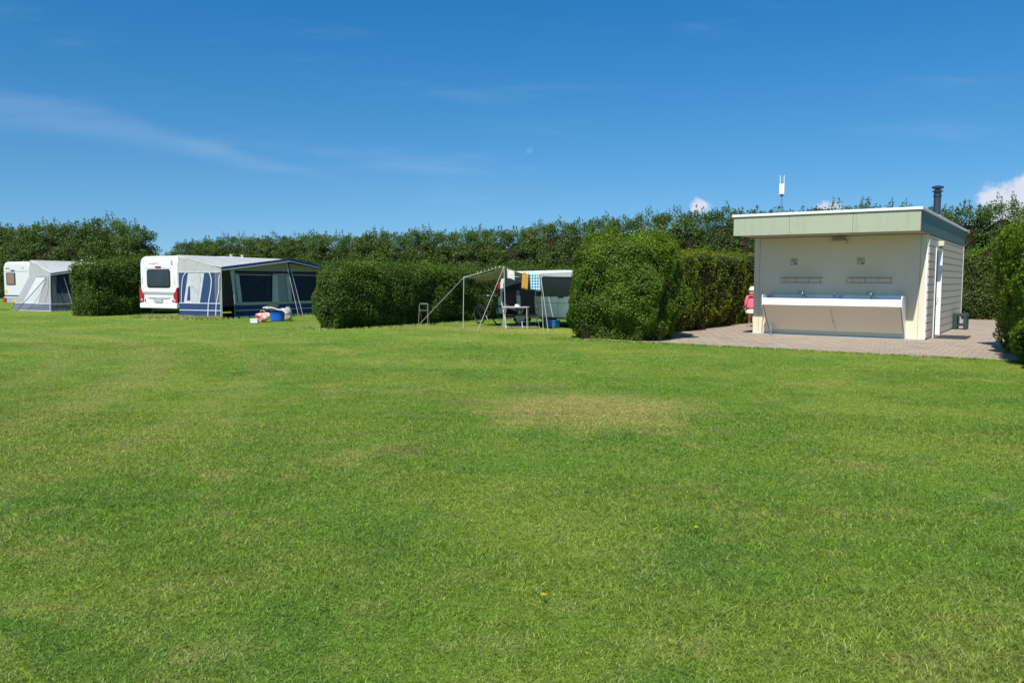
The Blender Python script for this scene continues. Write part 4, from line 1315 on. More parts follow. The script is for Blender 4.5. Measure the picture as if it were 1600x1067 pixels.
def awning_blue():
    F = Vector((-11.05, 30.35, 0)); yf = R(33.5)
    fd = Vector((math.sin(yf), math.cos(yf), 0)); out = Vector((fd.y, -fd.x, 0))
    E_ = F + fd * 5.45
    cd = Vector((math.sin(YC2), math.cos(YC2), 0))
    Rr = Vector((c2.x, c2.y, 0)) + cd * .12
    Re = Rr + cd * 5.2
    o_ = empty('awning', (0, 0, 0), 0, 'blue and pale grey caravan awning with open doorway and dark windows', 'awning')
    loc0 = V2(F, 0); o_.location = loc0
    inv = -loc0

    def B(mb_, name, mt, **kw):
        mb_.v = [tuple(Vector(p) + inv) for p in mb_.v]
        return mb_.build(name, mt, o_, **kw)
    # roof
    Fp = [V2(F + out * .05, 1.97), V2(F + fd * 3.15 + out * .22, 2.36), V2(E_ + out * .05, 2.04)]
    A0, A1 = V2(Rr, 2.42), V2(Re, 2.40)
    mb_ = MB().grid(roof_grid(A0 - cd * .10, A1, Fp, .05), 30, 12)
    B(mb_, 'roof', M['tentgrey'], solid=.01, smooth_=True, recalc=False)
    mb_ = MB().tube([A0 - cd * .12, A1 + cd * .1], .028, 8)
    B(mb_, 'roof_rail', M['white'])
    # valance along the gable edge
    mb_ = MB(); mbt = MB()
    for a, b_ in zip(Fp[:-1], Fp[1:]):
        up = Vector((0, 0, .10))
        n_ = out * .03
        i = len(mb_.v)
        q = [a - up, b_ - up, b_ + Vector((0, 0, .02)), a + Vector((0, 0, .02))]
        mb_.v += [tuple(p + n_) for p in q] + [tuple(p + n_ * .5) for p in q]
        for f_ in ((0, 1, 2, 3), (7, 6, 5, 4), (0, 4, 5, 1), (1, 5, 6, 2), (2, 6, 7, 3), (3, 7, 4, 0)): mb_.f.append([i + k for k in f_])
        strip_between(mbt, a - up * 1.0 + n_, b_ - up * 1.0 + n_, .03, out)
    vl = B(mb_, 'valance', M['navy'])
    B(mbt, 'valance_tape', M['tape'])
    # side wall towards the camera
    S = Wall(Rr - cd * .10 + out * .02, F, 1)
    zt_ = 1.78
    # gable above the side wall
    mb_ = MB()
    i = 0
    nseg = 14
    for k in range(nseg):
        t0_, t1_ = S.L * k / nseg, S.L * (k + 1) / nseg
        za, zb_ = 2.40 - (2.40 - 1.95) * (k / nseg), 2.40 - (2.40 - 1.95) * ((k + 1) / nseg)
        S.poly(mb_, [(t0_, zt_), (t1_, zt_), (t1_, zb_ - .01), (t0_, za - .01)], 0)
    B(mb_, 'side_gable', M['tentgrey'])
    sL = S.L
    def sx_(v): return v * sL / 2.6
    mb_ = MB(); S.poly(mb_, [(sx_(.02), .60), (sx_(.30), .60), (sx_(.62), zt_ - .005), (sx_(.02), zt_ - .005)])
    S.poly(mb_, [(sx_(1.29), .60), (sx_(2.30), .60), (sx_(2.30), zt_ - .005), (sx_(1.62), zt_ - .005)])
    B(mb_, 'side_panel', M['navy'])
    mb_ = MB(); S.poly(mb_, [(sx_(.30), .60), (sx_(1.29), .60), (sx_(1.62), zt_ - .005), (sx_(.62), zt_ - .005)])
    B(mb_, 'side_window', M['tentwhite'])
    mb_ = MB(); S.poly(mb_, [(sx_(.50), .70), (sx_(.72), .70), (sx_(.72), 1.25), (sx_(.62), 1.25)], .012, .004)
    B(mb_, 'window_mesh', M['navy'])
    mb_ = MB(); S.poly(mb_, [(sx_(.78), .66), (sx_(1.18), .66), (sx_(1.42), 1.62), (sx_(1.36), 1.70), (sx_(.82), 1.70), (sx_(.78), 1.6)], .012, .006)
    B(mb_, 'window_curtain', fabric('curtain_grey', (0.50, 0.50, 0.52), .15, .9))
    mb_ = MB(); S.poly(mb_, [(sx_(.02), .03), (sx_(2.6), .03), (sx_(2.6), .598), (sx_(.02), .598)])
    B(mb_, 'skirt', M['navy'])
    mb_ = MB(); S.poly(mb_, [(sx_(2.302), .60), (sx_(2.6), .60), (sx_(2.6), zt_ - .005), (sx_(2.302), zt_ - .005)])
    S.poly(mb_, [(sx_(2.25), .62), (sx_(2.34), .62), (sx_(2.36), zt_ - .01), (sx_(2.26), zt_ - .01)], .012, .01)
    B(mb_, 'corner_panel', M['slate'])
    mb_ = MB()
    for z in (.60, .33, .06): S.tape(mb_, [(sx_(.03), z), (sx_(2.58), z)], .032)
    S.tape(mb_, curve_pts([(sx_(.16), .60), (sx_(.22), 1.2), (sx_(.32), 1.6), (sx_(.52), zt_)]), .03, .022)
    S.tape(mb_, curve_pts([(sx_(1.78), -.02), (sx_(1.85), .6), (sx_(2.0), 1.1), (sx_(2.06), 1.5), (sx_(1.95), zt_)]), .04, .024)
    S.tape(mb_, curve_pts([(sx_(2.27), .06), (sx_(2.33), .6), (sx_(2.50), 1.1), (sx_(2.52), 1.5), (sx_(2.58), 1.68)]), .035, .024)
    S.tape(mb_, [(sx_(2.58), .05), (sx_(2.58), 1.1)], .018, .022)
    S.tape(mb_, [(sx_(.05), zt_), (sx_(2.55), zt_)], .02, .02)
    B(mb_, 'piping', M['tape'])
    # front wall, set back under the canopy
    Fw0 = F - out * .34
    Wf = Wall(Fw0, Fw0 + fd * 5.4, 1)
    def gz(t): return (1.93 + (2.30 - 1.93) * t / 3.05) if t < 3.05 else (2.30 - (2.30 - 2.00) * (t - 3.05) / 2.35)
    ztop = 1.86
    mb_ = MB(); Wf.poly(mb_, [(.72, ztop), (3.05, ztop), (5.35, ztop), (5.35, gz(5.35) - .03), (3.05, gz(3.05) - .03), (.72, gz(.72) - .03)])
    B(mb_, 'front_gable', M['slate_light'])
    mb_ = MB(); Wf.poly(mb_, [(.80, .03), (5.35, .03), (5.35, .50), (.80, .50)])
    B(mb_, 'front_skirt', M['navy'])
    mb_ = MB(); Wf.poly(mb_, [(.80, .502), (5.35, .502), (5.35, ztop - .002), (.80, ztop - .002)])
    B(mb_, 'front_panel', M['slate_light'])
    mb_ = MB(); Wf.poly(mb_, [(.80, 1.77), (5.35, 1.77), (5.35, ztop - .01), (.80, ztop - .01)], .011, .004)
    B(mb_, 'navy_band', M['darknavy'])
    for t0_, t1_ in ((1.03, 2.75), (3.55, 5.33)):
        mb_ = MB(); Wf.poly(mb_, [(t0_ + .12, .62), (t1_ - .02, .62), (t1_ + .0, 1.76), (t0_, 1.76)], .012, .006)
        B(mb_, 'front_window', M['mesh_win'])
        mb_ = MB(); Wf.tape(mb_, [(t0_ + .05, 1.71), (t1_ - .1, 1.69)], .02, .02)
        B(mb_, 'window_tape', M['tape'])
        # drawn-aside curtains, pleated
        for (a0, b0, a1, b1) in ((t0_ - .16, t0_ + .04, t0_ - .02, t0_ + .16), (t1_ - .05, t1_ + .22, t1_ - .08, t1_ + .26)):
            if b1 > 5.3: continue
            mb_ = MB()
            def fn(u, v, a0=a0, b0=b0, a1=a1, b1=b1):
                lo, hi = a1 + (a0 - a1) * v, b1 + (b0 - b1) * v
                t = lo + (hi - lo) * u
                return Wf.p(t, .58 + 1.13 * v, .035 + .015 * math.sin(u * 22 + v))
            mb_.grid(fn, 20, 6)
            B(mb_, 'curtain', M['tentwhite'], solid=.006, recalc=False)
    mb_ = MB(); Wf.poly(mb_, [(.80, .505), (5.35, .505), (5.35, .60), (.80, .60)], .012, .006)
    B(mb_, 'pale_band', M['tentgrey'])
    mb_ = MB()
    for z in (.30, .07): Wf.tape(mb_, [(.82, z), (5.33, z)], .03)
    B(mb_, 'front_piping', M['tape'])
    # rolled-aside door flap by the doorway
    mb_ = MB()
    a_ = Wf.p(.70, 0, .0)
    mb_.grid(lambda u, v: Wf.p(.60 + .24 * u, .55 + 1.36 * v, .05 + .06 * math.sin(u * 3.1) + .30 * (1 - v) ** .7 * (1 - u)), 6, 10)
    B(mb_, 'door_flap', M['tentwhite'], solid=.01, recalc=False)
    mb_ = MB().grid(lambda u, v: Wf.p(.60 + .24 * u, .02 + .54 * v, .05 + .06 * math.sin(u * 3.1) + .30 * (1 - u)), 6, 4)
    B(mb_, 'flap_foot', M['navy'], solid=.01, recalc=False)
    # far side wall, then dark sheets added inside to deepen the doorway's shade
    Fs = Wall(E_ - out * .02, Re, 1)
    mb_ = MB(); Fs.poly(mb_, [(0.02, .03), (Fs.L, .03), (Fs.L, 2.36), (0.02, 1.98)])
    B(mb_, 'far_side_wall', M['navy'])
    mb_ = MB().poly([V2(Rr + cd * .1, .045), V2(F - out * .02 + fd * .03, .045), V2(F - out * .02 + fd * .75, .045), V2(E_ - out * .5, .045), V2(Re, .045)])
    B(mb_, 'dark_floor_sheet', M['darknavy'], solid=.01)  # dark floor added so that the open doorway looks dim
    inner = Wall(Fw0 + fd * .05 - out * .75, Fw0 + fd * 1.2 - out * 1.2, 1)
    mb_ = MB(); inner.poly(mb_, [(-.1, .02), (1.2, .02), (1.2, 1.95), (-.1, 1.95)])
    B(mb_, 'dark_doorway_panel', M['darknavy'])  # dark panel behind the doorway, stands in for the shaded interior
    # storm pole and strap at the peak
    pk = V2(F + fd * 3.15 + out * .12, 2.28)
    ft = V2(F + fd * 3.62 + out * .30, .05)
    mb_ = MB().tube([pk, ft + Vector((0, 0, .0))], .025, 8)
    B(mb_, 'porch_pole', M['darknavy'])
    mb_ = MB()
    for dlt in (-.13, .13):
        mb_.tube([pk + fd * dlt * .6 + Vector((0, 0, -.1)), ft + fd * dlt * .9], .011, 6)
    B(mb_, 'guy_straps', M['tape'])
    mb_ = MB().tube([V2(F + out * .03, 0), V2(F + out * .03, 1.95)], .016, 8)
    B(mb_, 'corner_pole', M['alu'])
    for t in (3.2, 3.9, 4.4):
        mb_ = MB().tube([Wf.p(t, .0, .22), Wf.p(t, .12, .06)], .008, 5)
        B(mb_, 'peg', M['alu'])
    return F, fd, out


F2, fd2, out2 = awning_blue()


def awning_grey():
    F = Vector((-21.35, 37.0, 0)); yf = R(33)
    fd = Vector((math.sin(yf), math.cos(yf), 0)); out = Vector((fd.y, -fd.x, 0))
    E_ = F + fd * 4.8
    cd = Vector((math.sin(YC1), math.cos(YC1), 0))
    Rr = Vector((c1.x, c1.y, 0)) + cd * .15
    Re = Rr + cd * 4.8
    o_ = empty('awning', F, 0, 'slate grey caravan awning with pale roof and splayed side, far left', 'awning')
    inv = -V2(F, 0)

    def B(mb_, name, mt, **kw):
        mb_.v = [tuple(Vector(p) + inv) for p in mb_.v]
        return mb_.build(name, mt, o_, **kw)
    Fp = [V2(F + out * .02, 1.78), V2(F + fd * 1.2 + out * .25, 1.98), V2(F + fd * 2.8 + out * .3, 2.14), V2(E_, 1.9)]
    A0, A1 = V2(Rr - cd * .1, 2.42), V2(Re, 2.38)
    B(MB().grid(roof_grid(A0, A1, Fp, .04), 26, 10), 'roof', M['tentgrey'], solid=.01, smooth_=True, recalc=False)
    mb_ = MB()
    for a, b_ in zip(Fp[:-1], Fp[1:]):
        strip_between(mb_, a + Vector((0, 0, -.05)), b_ + Vector((0, 0, -.05)), .07, out)
    B(mb_, 'valance', M['slate'])
    mb_ = MB()
    for a, b_ in zip(Fp[:-1], Fp[1:]):
        strip_between(mb_, a + Vector((0, 0, -.09)) + out * .02, b_ + Vector((0, 0, -.09)) + out * .02, .022, out)
    B(mb_, 'valance_tape', M['tape'])
    S = Wall(Rr - cd * .1, F, 1, lean=.62, lz=1.72)
    zt_ = 1.70
    mb_ = MB(); S.poly(mb_, [(.0, zt_), (S.L, zt_), (S.L, 1.76), (.0, 2.38)])
    B(mb_, 'side_gable', M['tentgrey'])
    L_ = S.L
    def q(v): return v * L_
    ex = -.16                                              # splayed foot reaches outwards too
    mb_ = MB(); S.poly(mb_, [(q(ex), .36), (q(.10), .36), (q(.36), 1.6), (q(.36), zt_), (0, zt_)])
    S.poly(mb_, [(q(.58), .36), (q(1.0), .36), (q(1.0), zt_), (q(.36), zt_), (q(.36), 1.605), (q(.78), 1.6)])
    B(mb_, 'side_panel', M['slate_light'])
    mb_ = MB(); S.poly(mb_, [(q(.10), .36), (q(.58), .36), (q(.78), 1.60), (q(.36), 1.60)])
    B(mb_, 'side_window', M['tentwhite'])
    mb_ = MB(); S.poly(mb_, [(q(ex), .02), (q(1.0), .02), (q(1.0), .355), (q(ex), .355)])
    B(mb_, 'skirt', M['slate'])
    mb_ = MB(); S.tape(mb_, [(q(ex), .36), (q(1.0), .36)], .03); S.tape(mb_, [(q(ex), .03), (q(1.0), .03)], .03)
    S.tape(mb_, curve_pts([(q(.80), .36), (q(.90), 1.1), (q(.93), 1.5), (q(.85), 1.65), (q(.3), 1.66)]), .025)
    B(mb_, 'piping', M['tape'])
    Wf = Wall(F - out * .02, F - out * .02 + fd * 4.7, 1)
    mb_ = MB(); Wf.poly(mb_, [(.0, .36), (.22, .36), (.30, 1.72), (.0, 1.72)]); Wf.poly(mb_, [(.22, .36), (4.7, .36), (4.7, .85), (.26, .85)])
    Wf.poly(mb_, [(.0, 1.722), (4.7, 1.722), (4.7, 1.86), (2.8, 2.08), (1.2, 1.92), (0, 1.75)])
    B(mb_, 'front_panel', M['slate'])
    mb_ = MB(); Wf.poly(mb_, [(.26, .852), (4.7, .852), (4.7, 1.718), (.30, 1.718)])
    B(mb_, 'front_window', M['mesh_win'])
    mb_ = MB(); Wf.poly(mb_, [(.0, .02), (4.7, .02), (4.7, .355), (.0, .355)])
    B(mb_, 'front_skirt', M['slate'])
    mb_ = MB(); Wf.tape(mb_, [(0, .36), (4.7, .36)], .03); Wf.tape(mb_, [(0, .03), (4.7, .03)], .03); Wf.tape(mb_, [(.95, .36), (.62, 1.6)], .03)
    B(mb_, 'front_piping', M['tape'])
    top = V2(F, 1.76)
    mb_ = MB().tube([top, V2(F - fd * .25 + out * .35, 0)], .014, 6)
    B(mb_, 'guy_strap', M['tape'])
    mb_ = MB().tube([S.p(q(.86), 1.55, .05), S.p(q(.22), -.0, .35)], .014, 6)
    B(mb_, 'guy_rope', M['darkmetal'])
    Fs = Wall(E_, Re, 1)
    mb_ = MB(); Fs.poly(mb_, [(0.02, .03), (Fs.L, .03), (Fs.L, 2.32), (0.02, 1.84)])
    B(mb_, 'far_side_wall', M['slate'])


awning_grey()


# ------------------------------------------------------------------ things lying by the blue awning
def soft_blob(name, mt, parent, rx, ry, rz_, z0, seed, pinch=.0, n_=24, flat=.5, lump=.08):
    lum = Lump(seed, 10, 1.0, 3.0)
    def fn(u, v):
        a = u * 6.28318; ph = (v - .5) * math.pi
        x = math.cos(ph) * math.cos(a); y = math.cos(ph) * math.sin(a); z = math.sin(ph)
        x = math.copysign(abs(x) ** .8, x); y = math.copysign(abs(y) ** .8, y); z = math.copysign(abs(z) ** .7, z)
        k = 1 + lump * float(lum(np.array([[x * 1.5, y * 1.5, z * 1.5]]))[0])
        return (x * rx * k, y * ry * k, max(z0, z0 + rz_ * (1 + z * k)))
    return MB().grid(fn, n_, 14).build(name, mt, parent, smooth_=True, recalc=False)


def ground_at(px, py, z=0.0):
    """camera-fit helper: where the measured photo point meets the ground"""
    fw = Vector((0, math.cos(PITCH), -math.sin(PITCH))); up = Vector((0, math.sin(PITCH), math.cos(PITCH))); rt = Vector((1, 0, 0))
    c_, s_ = math.cos(R(.16)), math.sin(R(.16))
    r_ = (c_ * rt + s_ * up) * ((px - 800) / 1247) + (-s_ * rt + c_ * up) * ((533.5 - py) / 1247) + fw
    t = (z - CAM_H) / r_.z
    return Vector((r_.x * t, r_.y * t, z))


p = ground_at(434, 502)
tb = empty('washing_tub', p, 0, 'bright blue plastic tub standing on the grass before the blue awning', 'tub')
MB().lathe([(.215, 0), (.235, .04), (.265, .30), (.285, .31), (.285, .33), (.26, .33), (.24, .06), (.02, .05)], seg=26).build('tub_body', M['blue_plastic'], tb, smooth_=False)
for sg in (-1, 1):
    MB().tube([(sg * .27, -.07, .29), (sg * .31, -.05, .30), (sg * .31, .05, .30), (sg * .27, .07, .29)], .012, 6).build('handle', M['blue_plastic'], tb)
bl = empty('blanket', p + Vector((-.02, 0, .33)), 0, 'crumpled white blanket draped over the top of the blue tub', 'blanket')
lumb = Lump(77, 12, 1.0, 5.0)
mbq = MB().grid(lambda u, v: ((u - .5) * .86, (v - .5) * .56, .10 + .04 * float(lumb(np.array([[u * 2.2, v * 2.2, 0]]))[0]) + .07 * math.sin(u * 3.14) - (.16 * max(0, (u - .82) / .18)) + (.05 if u < .15 else 0)), 26, 14)
mbq.build('cloth', M['white_cloth'], bl, solid=.05, smooth_=True, recalc=False)
bk = empty('black_bag', p + Vector((-.14, .02, .50)), .2, 'small black bag lying on top of the white blanket', 'bag')
soft_blob('bag_body', M['black_mesh'], bk, .21, .15, .075, -.02, 8)
MB().tube([(-.12, 0, .10), (-.08, 0, .17), (.06, 0, .17), (.10, 0, .10)], .009, 6).build('handle', M['black_mesh'], bk)
p2 = ground_at(450, 500)
bb = empty('canvas_bag', p2, .3, 'beige canvas bag leaning at the right of the blue tub', 'bag')
soft_blob('bag_body', M['beigebag'], bb, .15, .17, .22, 0, 9)
MB().tube([(-.08, 0, .40), (-.06, 0, .50), (.06, 0, .50), (.08, 0, .40)], .012, 6).build('handle', M['beigebag'], bb)
p3 = ground_at(411, 503.5)
rb_ = empty('shopping_bag', p3, -.2, 'red and white patterned shopping bag left of the blue tub', 'bag')
soft_blob('bag_body', M['redbag'], rb_, .24, .15, .17, 0, 10, lump=.12)
MB().tube([(-.10, -.02, .30), (-.07, -.02, .41), (.07, -.02, .41), (.10, -.02, .30)], .012, 6).build('handle', M['redbag'], rb_)
p4 = ground_at(397.5, 504.5)
cb = empty('white_box', p4, .1, 'small white plastic box with lid on the grass, leftmost of the camping things', 'box')
MB().prism(rounded_rect(.25, 0, .12, .02, 3), 'y', -.09, .09).build('box_body', M['white_plastic'], cb, bevel=.01)
MB().prism(rounded_rect(.27, .122, .15, .012, 3), 'y', -.10, .10).build('lid', M['white'], cb, bevel=.006)

# ------------------------------------------------------------------ camper van behind the tarp
vn = empty('camper_van', W(-12.9, -.85), -YAW, 'white camper van with black side windows parked under the tarp', 'van')
prof = [(.06, .40), (.02, .62), (.03, 1.02), (.10, 1.40), (.20, 1.72), (.34, 1.80), (2.6, 1.84), (3.55, 1.80), (3.85, 1.68), (4.35, 1.18), (4.80, 1.02), (4.88, .80), (4.86, .38), (4.4, .30), (4.35, .34),
        (4.22, .58), (4.02, .68), (3.82, .58), (3.70, .34), (3.6, .30), (1.35, .30), (1.28, .34), (1.16, .58), (.96, .68), (.76, .58), (.62, .34), (.4, .32)]
MB().prism(prof, 'y', 0, 1.88).build('body', M['vanwhite'], vn, bevel=.05, seg=3)
for y_, yo in ((-.012, -.002), (1.882, 1.892)):
    MB().prism([(.30, 1.04), (.26, 1.36), (.34, 1.62), (3.35, 1.62), (3.62, 1.54), (3.95, 1.20), (3.15, 1.16), (2.75, .99), (1.3, .99)], 'y', y_, yo).build('side_windows', M['glass'], vn)
mb = MB()
for x_ in (1.38, 2.42):
    mb.box(x_, x_ + .008, -.006, .004, .40, .985)
mb.box(.3, 3.9, -.006, .004, .78, .788).box(1.4, 3.4, -.018, .004, 1.65, 1.665)
mb.build('door_gap', M['tyre'], vn)
MB().box(2.44, 2.62, -.03, -.002, .95, 1.0).build('door_handle', M['tyre'], vn, bevel=.01)
MB().box(.02, .14, -.015, .10, .95, 1.42).build('tail_light', M['red'], vn, bevel=.02)
MB().box(-.06, .30, .02, 1.86, .38, .58).build('bumper', M['greyband'], vn, bevel=.03)
for sx_w in (.96, 4.02):
    for sy_w in (.10, 1.78):
        wo_ = bpy.data.objects.new('wheel', None); link(wo_, vn)
        MB().prism([(sx_w + .32 * math.cos(a * .2244), .32 + .32 * math.sin(a * .2244)) for a in range(28)], 'y', sy_w - .10, sy_w + .10).build('tyre', M['tyre'], wo_, bevel=.02)
        MB().prism([(sx_w + .20 * math.cos(a * .2244), .32 + .20 * math.sin(a * .2244)) for a in range(28)], 'y', sy_w - .107, sy_w + .107).build('rim', M['rim'], wo_)
MB().box(3.75, 3.95, -.22, -.02, 1.14, 1.34).build('mirror', M['tyre'], vn, bevel=.03)
MB().box(.30, 3.9, .2, 1.7, .26, .40).build('underside', M['darkmetal'], vn)

# ------------------------------------------------------------------ tarp with poles and ropes
tp = empty('sun_tarp', W(-13.02, -2.51), 0, 'taupe sun tarp pitched on slim poles in front of the camper van', 'tarp')
tl = W(-13.02, -2.51)
P1, P2, P3 = W(-13.02, -2.51, 1.60), W(-11.40, -2.57, 1.92), W(-10.22, -2.30, 1.66)
V1, VE = W(-12.95, -1.15, 1.56), W(-11.0, -.90, 1.72)


def edge(u):
    segs = [(P1, P2, .16), (P2, P3, .12)]
    t = u * 2; k = min(1, int(t)); f_ = t - k
    a, b_, sg = segs[k]
    q = a.lerp(b_, f_); q.z -= sg * 4 * f_ * (1 - f_) * .55
    return q


mb = MB().grid(lambda u, v: (edge(u).lerp(V1.lerp(VE, u), v) - Vector((0, 0, .10 * math.sin(math.pi * v) * (1 if u > .05 else 0)))) - tl, 30, 10)
mb.build('canopy', M['tarp'], tp, solid=.006, smooth_=True, recalc=False)
P4, VF = W(-8.35, -2.0, 1.70), W(-8.2, -.90, 1.83)
mb = MB().grid(lambda u, v: (P3.lerp(P4, u).lerp(VE.lerp(VF, u), v) - Vector((0, 0, .05 * math.sin(math.pi * u) * (1 - v) + .03 * math.sin(math.pi * v)))) - tl, 16, 6)
mb.build('white_canopy', M['canopy_white'], tp, solid=.006, smooth_=True, recalc=False)
for (b0, t0_) in ((W(-12.97, -2.62, 0), P1), (W(-11.33, -2.57, 0), P2), (W(-10.18, -2.20, 0), P3)):
    MB().tube([b0 - tl, t0_ - tl + Vector((0, 0, .03))], .009, 7).build('pole', M['alu'], tp)
for (s0, t0_) in ((W(-14.68, -2.86, 0), P1), (W(-11.48, -3.82, 0), P2), (W(-9.31, -3.29, 0), P3)):
    MB().tube([s0 - tl, t0_ - tl], .008, 6).build('guy_rope', M['rope'], tp)
MB().tube([P1 - tl, P1.lerp(W(-12.3, -1.9, 1.85), .6) - tl, P2 - tl + Vector((0, 0, .03))], .005, 5).build('ridge_rope', M['alu'], tp)
# pegs / clips on the rope
mbp = MB()
for k in range(7):
    q = P1.lerp(P2, .35 + .09 * k) + Vector((0, 0, .06)) - tl
    mbp.box(q.x - .007, q.x + .007, q.y - .006, q.y + .006, q.z - .03, q.z + .015)
mbp.build('clothes_pegs', M['white_plastic'], tp)


# laundry
def cloth_piece(name, label, a, b_, drop, mt, seed, skew=0.0, cat='towel'):
    o_ = empty(name, a, math.atan2(b_.y - a.y, b_.x - a.x), label, cat)
    Lc = math.hypot(b_.x - a.x, b_.y - a.y); dz = b_.z - a.z
    MB().grid(lambda u, v: (u * Lc + skew * v, .012 * math.sin(u * 9 + seed) * v, dz * u - v * drop - .01 * math.sin(u * 7 + seed)), 12, 12).build('cloth', mt, o_, solid=.006, smooth_=True, recalc=False)
    for u in (.08, .92):
        MB().box(u * Lc - .01, u * Lc + .01, -.014, .014, dz * u - .04, dz * u + .03).build('peg', M['white_plastic'], o_)


def ledge(f_, dz=0.0):
    q = P2.lerp(P3, f_); q.z -= .07 * 4 * f_ * (1 - f_) * .55 - dz
    q += Vector((-.03, -.06, 0)); return q


cloth_piece('tea_towel', 'small white tea towel hanging from the tarp edge near its peak', ledge(.12, -.03), ledge(.32, -.03), .26, M['white_cloth'], 1)
cloth_piece('orange_towel', 'orange patterned towel hanging from the tarp, left of the plaid one', ledge(.53, .02), ledge(.70, .02), .50, M['orange_cloth'], 2, -.03)
cloth_piece('plaid_towel', 'blue and white plaid towel hanging beside the orange towel', ledge(.72, .02), ledge(.99, .02), .50, M['plaid'], 3, .05)


# ------------------------------------------------------------------ camping furniture
def camp_chair(loc, rz, label):
    o_ = empty('camping_chair', loc, rz, label, 'chair', 'camping chairs at the table')
    w_ = .27
    MB().prism([(-.05, .42), (-.22, .80), (-.30, 1.16), (-.27, 1.17), (-.18, .80), (-.02, .43)], 'x', -w_ + .04, w_ - .04).build('backrest', M['black_mesh'], o_, bevel=.01)
    MB().box(-w_ + .03, w_ - .03, -.05, .42, .40, .43).build('seat', M['black_mesh'], o_, bevel=.01)
    for sg in (-1, 1):
        x = sg * w_
        MB().tube([(x, .38, 0), (x, .08, .42), (x, -.22, .80), (x, -.30, 1.18)], .012, 7).build('side_frame', M['alu'], o_)
        MB().tube([(x, -.28, 0), (x, .10, .38), (x, .40, .60)], .012, 7).build('leg', M['alu'], o_)
        MB().box(x - .025, x + .025, -.14, .38, .60, .625).build('armrest', M['greymetal'], o_, bevel=.008)
    mb_ = MB()
    for (y, z) in ((.36, .04), (.24, .20), (.16, .33), (-.24, .05)):
        mb_.tube([(-w_, y, z), (w_, y, z)], .010, 6)
    mb_.build('cross_bars', M['alu'], o_)
    return o_


def PW(px, d, z=0.0):
    return Vector(((px - 800) / 1247 * d, d, z))


camp_chair(PW(799, 25.60), R(180 + 16), 'black high back camping chair behind the table, left of the two')
camp_chair(PW(826, 25.60), R(180 + 10), 'black high back camping chair behind the table, right of the two')
tbp = PW(806, 25.30)
ct = empty('camping_table', tbp, R(-6), 'light grey folding camping table with slim legs under the tarp', 'table')
MB().prism([(.44 * math.copysign(abs(math.cos(a * .1745)) ** .55, math.cos(a * .1745)), .30 * math.copysign(abs(math.sin(a * .1745)) ** .55, math.sin(a * .1745))) for a in range(36)], 'z', .655, .68).build('table_top', M['tabletop'], ct)
for sg in (-1, 1):
    for sy_w in (-1, 1):
        MB().tube([(sg * .38, sy_w * .24, 0), (sg * .36, sy_w * .22, .654)], .011, 7).build('leg', M['alu'], ct)
MB().tube([(-.37, .23, .30), (.37, .23, .30)], .008, 6).build('cross_bar', M['greymetal'], ct)
bw = empty('bowl', tbp + Vector((.05, -.02, .68)), 0, 'upturned white bowl on the camping table', 'bowl')
MB().lathe([(.095, 0), (.092, .03), (.075, .065), (.045, .085), (.03, .088)], seg=20).build('bowl_body', M['white_plastic'], bw, smooth_=True)
MB().lathe([(.032, .0885), (.032, .100)], seg=14).build('foot_ring', M['white_plastic'], bw)
# blue crate
cr_ = empty('crate', W(-10.45, -1.25), -YAW, 'blue plastic crate on the grass in the shade of the camper van', 'crate')
mb = MB().box(-.19, .19, -.14, .14, 0.03, .05)
mb.box(-.19, .19, -.14, -.12, .051, .25).box(-.19, .19, .12, .14, .051, .25).box(-.19, -.17, -.119, .119, .051, .25).box(.17, .19, -.119, .119, .051, .25)
mb.build('crate_body', M['blue_crate'], cr_, bevel=.005)
MB().box(-.205, .205, -.155, -.1405, .22, .262).box(-.205, .205, .1405, .155, .22, .262).build('rim', M['blue_crate'], cr_, bevel=.004)
for sg in (-1, 1):
    MB().box(sg * .15 - .04, sg * .15 + .04, -.14, .14, 0, .029).build('foot', M['blue_crate'], cr_)
# folding rack by the long hedge
rk = empty('folding_rack', PW(661.5, 26.6), R(-15), 'thin grey folding rack frame standing before the long dark hedge', 'rack')
mb = MB()
for sg in (-1, 1):
    mb.tube([(sg * .16, -.05, 0), (sg * .15, .02, .70), (sg * .12, .03, .73)], .010, 6)
    mb.tube([(sg * .13, .22, 0), (sg * .13, .0, .62)], .009, 6)
mb.tube([(-.12, .03, .73), (.12, .03, .73)], .012, 6).tube([(-.15, 0, .50), (.15, 0, .50)], .007, 6)
mb.build('rack_frame', M['pvc'], rk)
MB().box(-.13, .13, .02, .30, .69, .705).build('rack_shelf', M['wire'], rk)


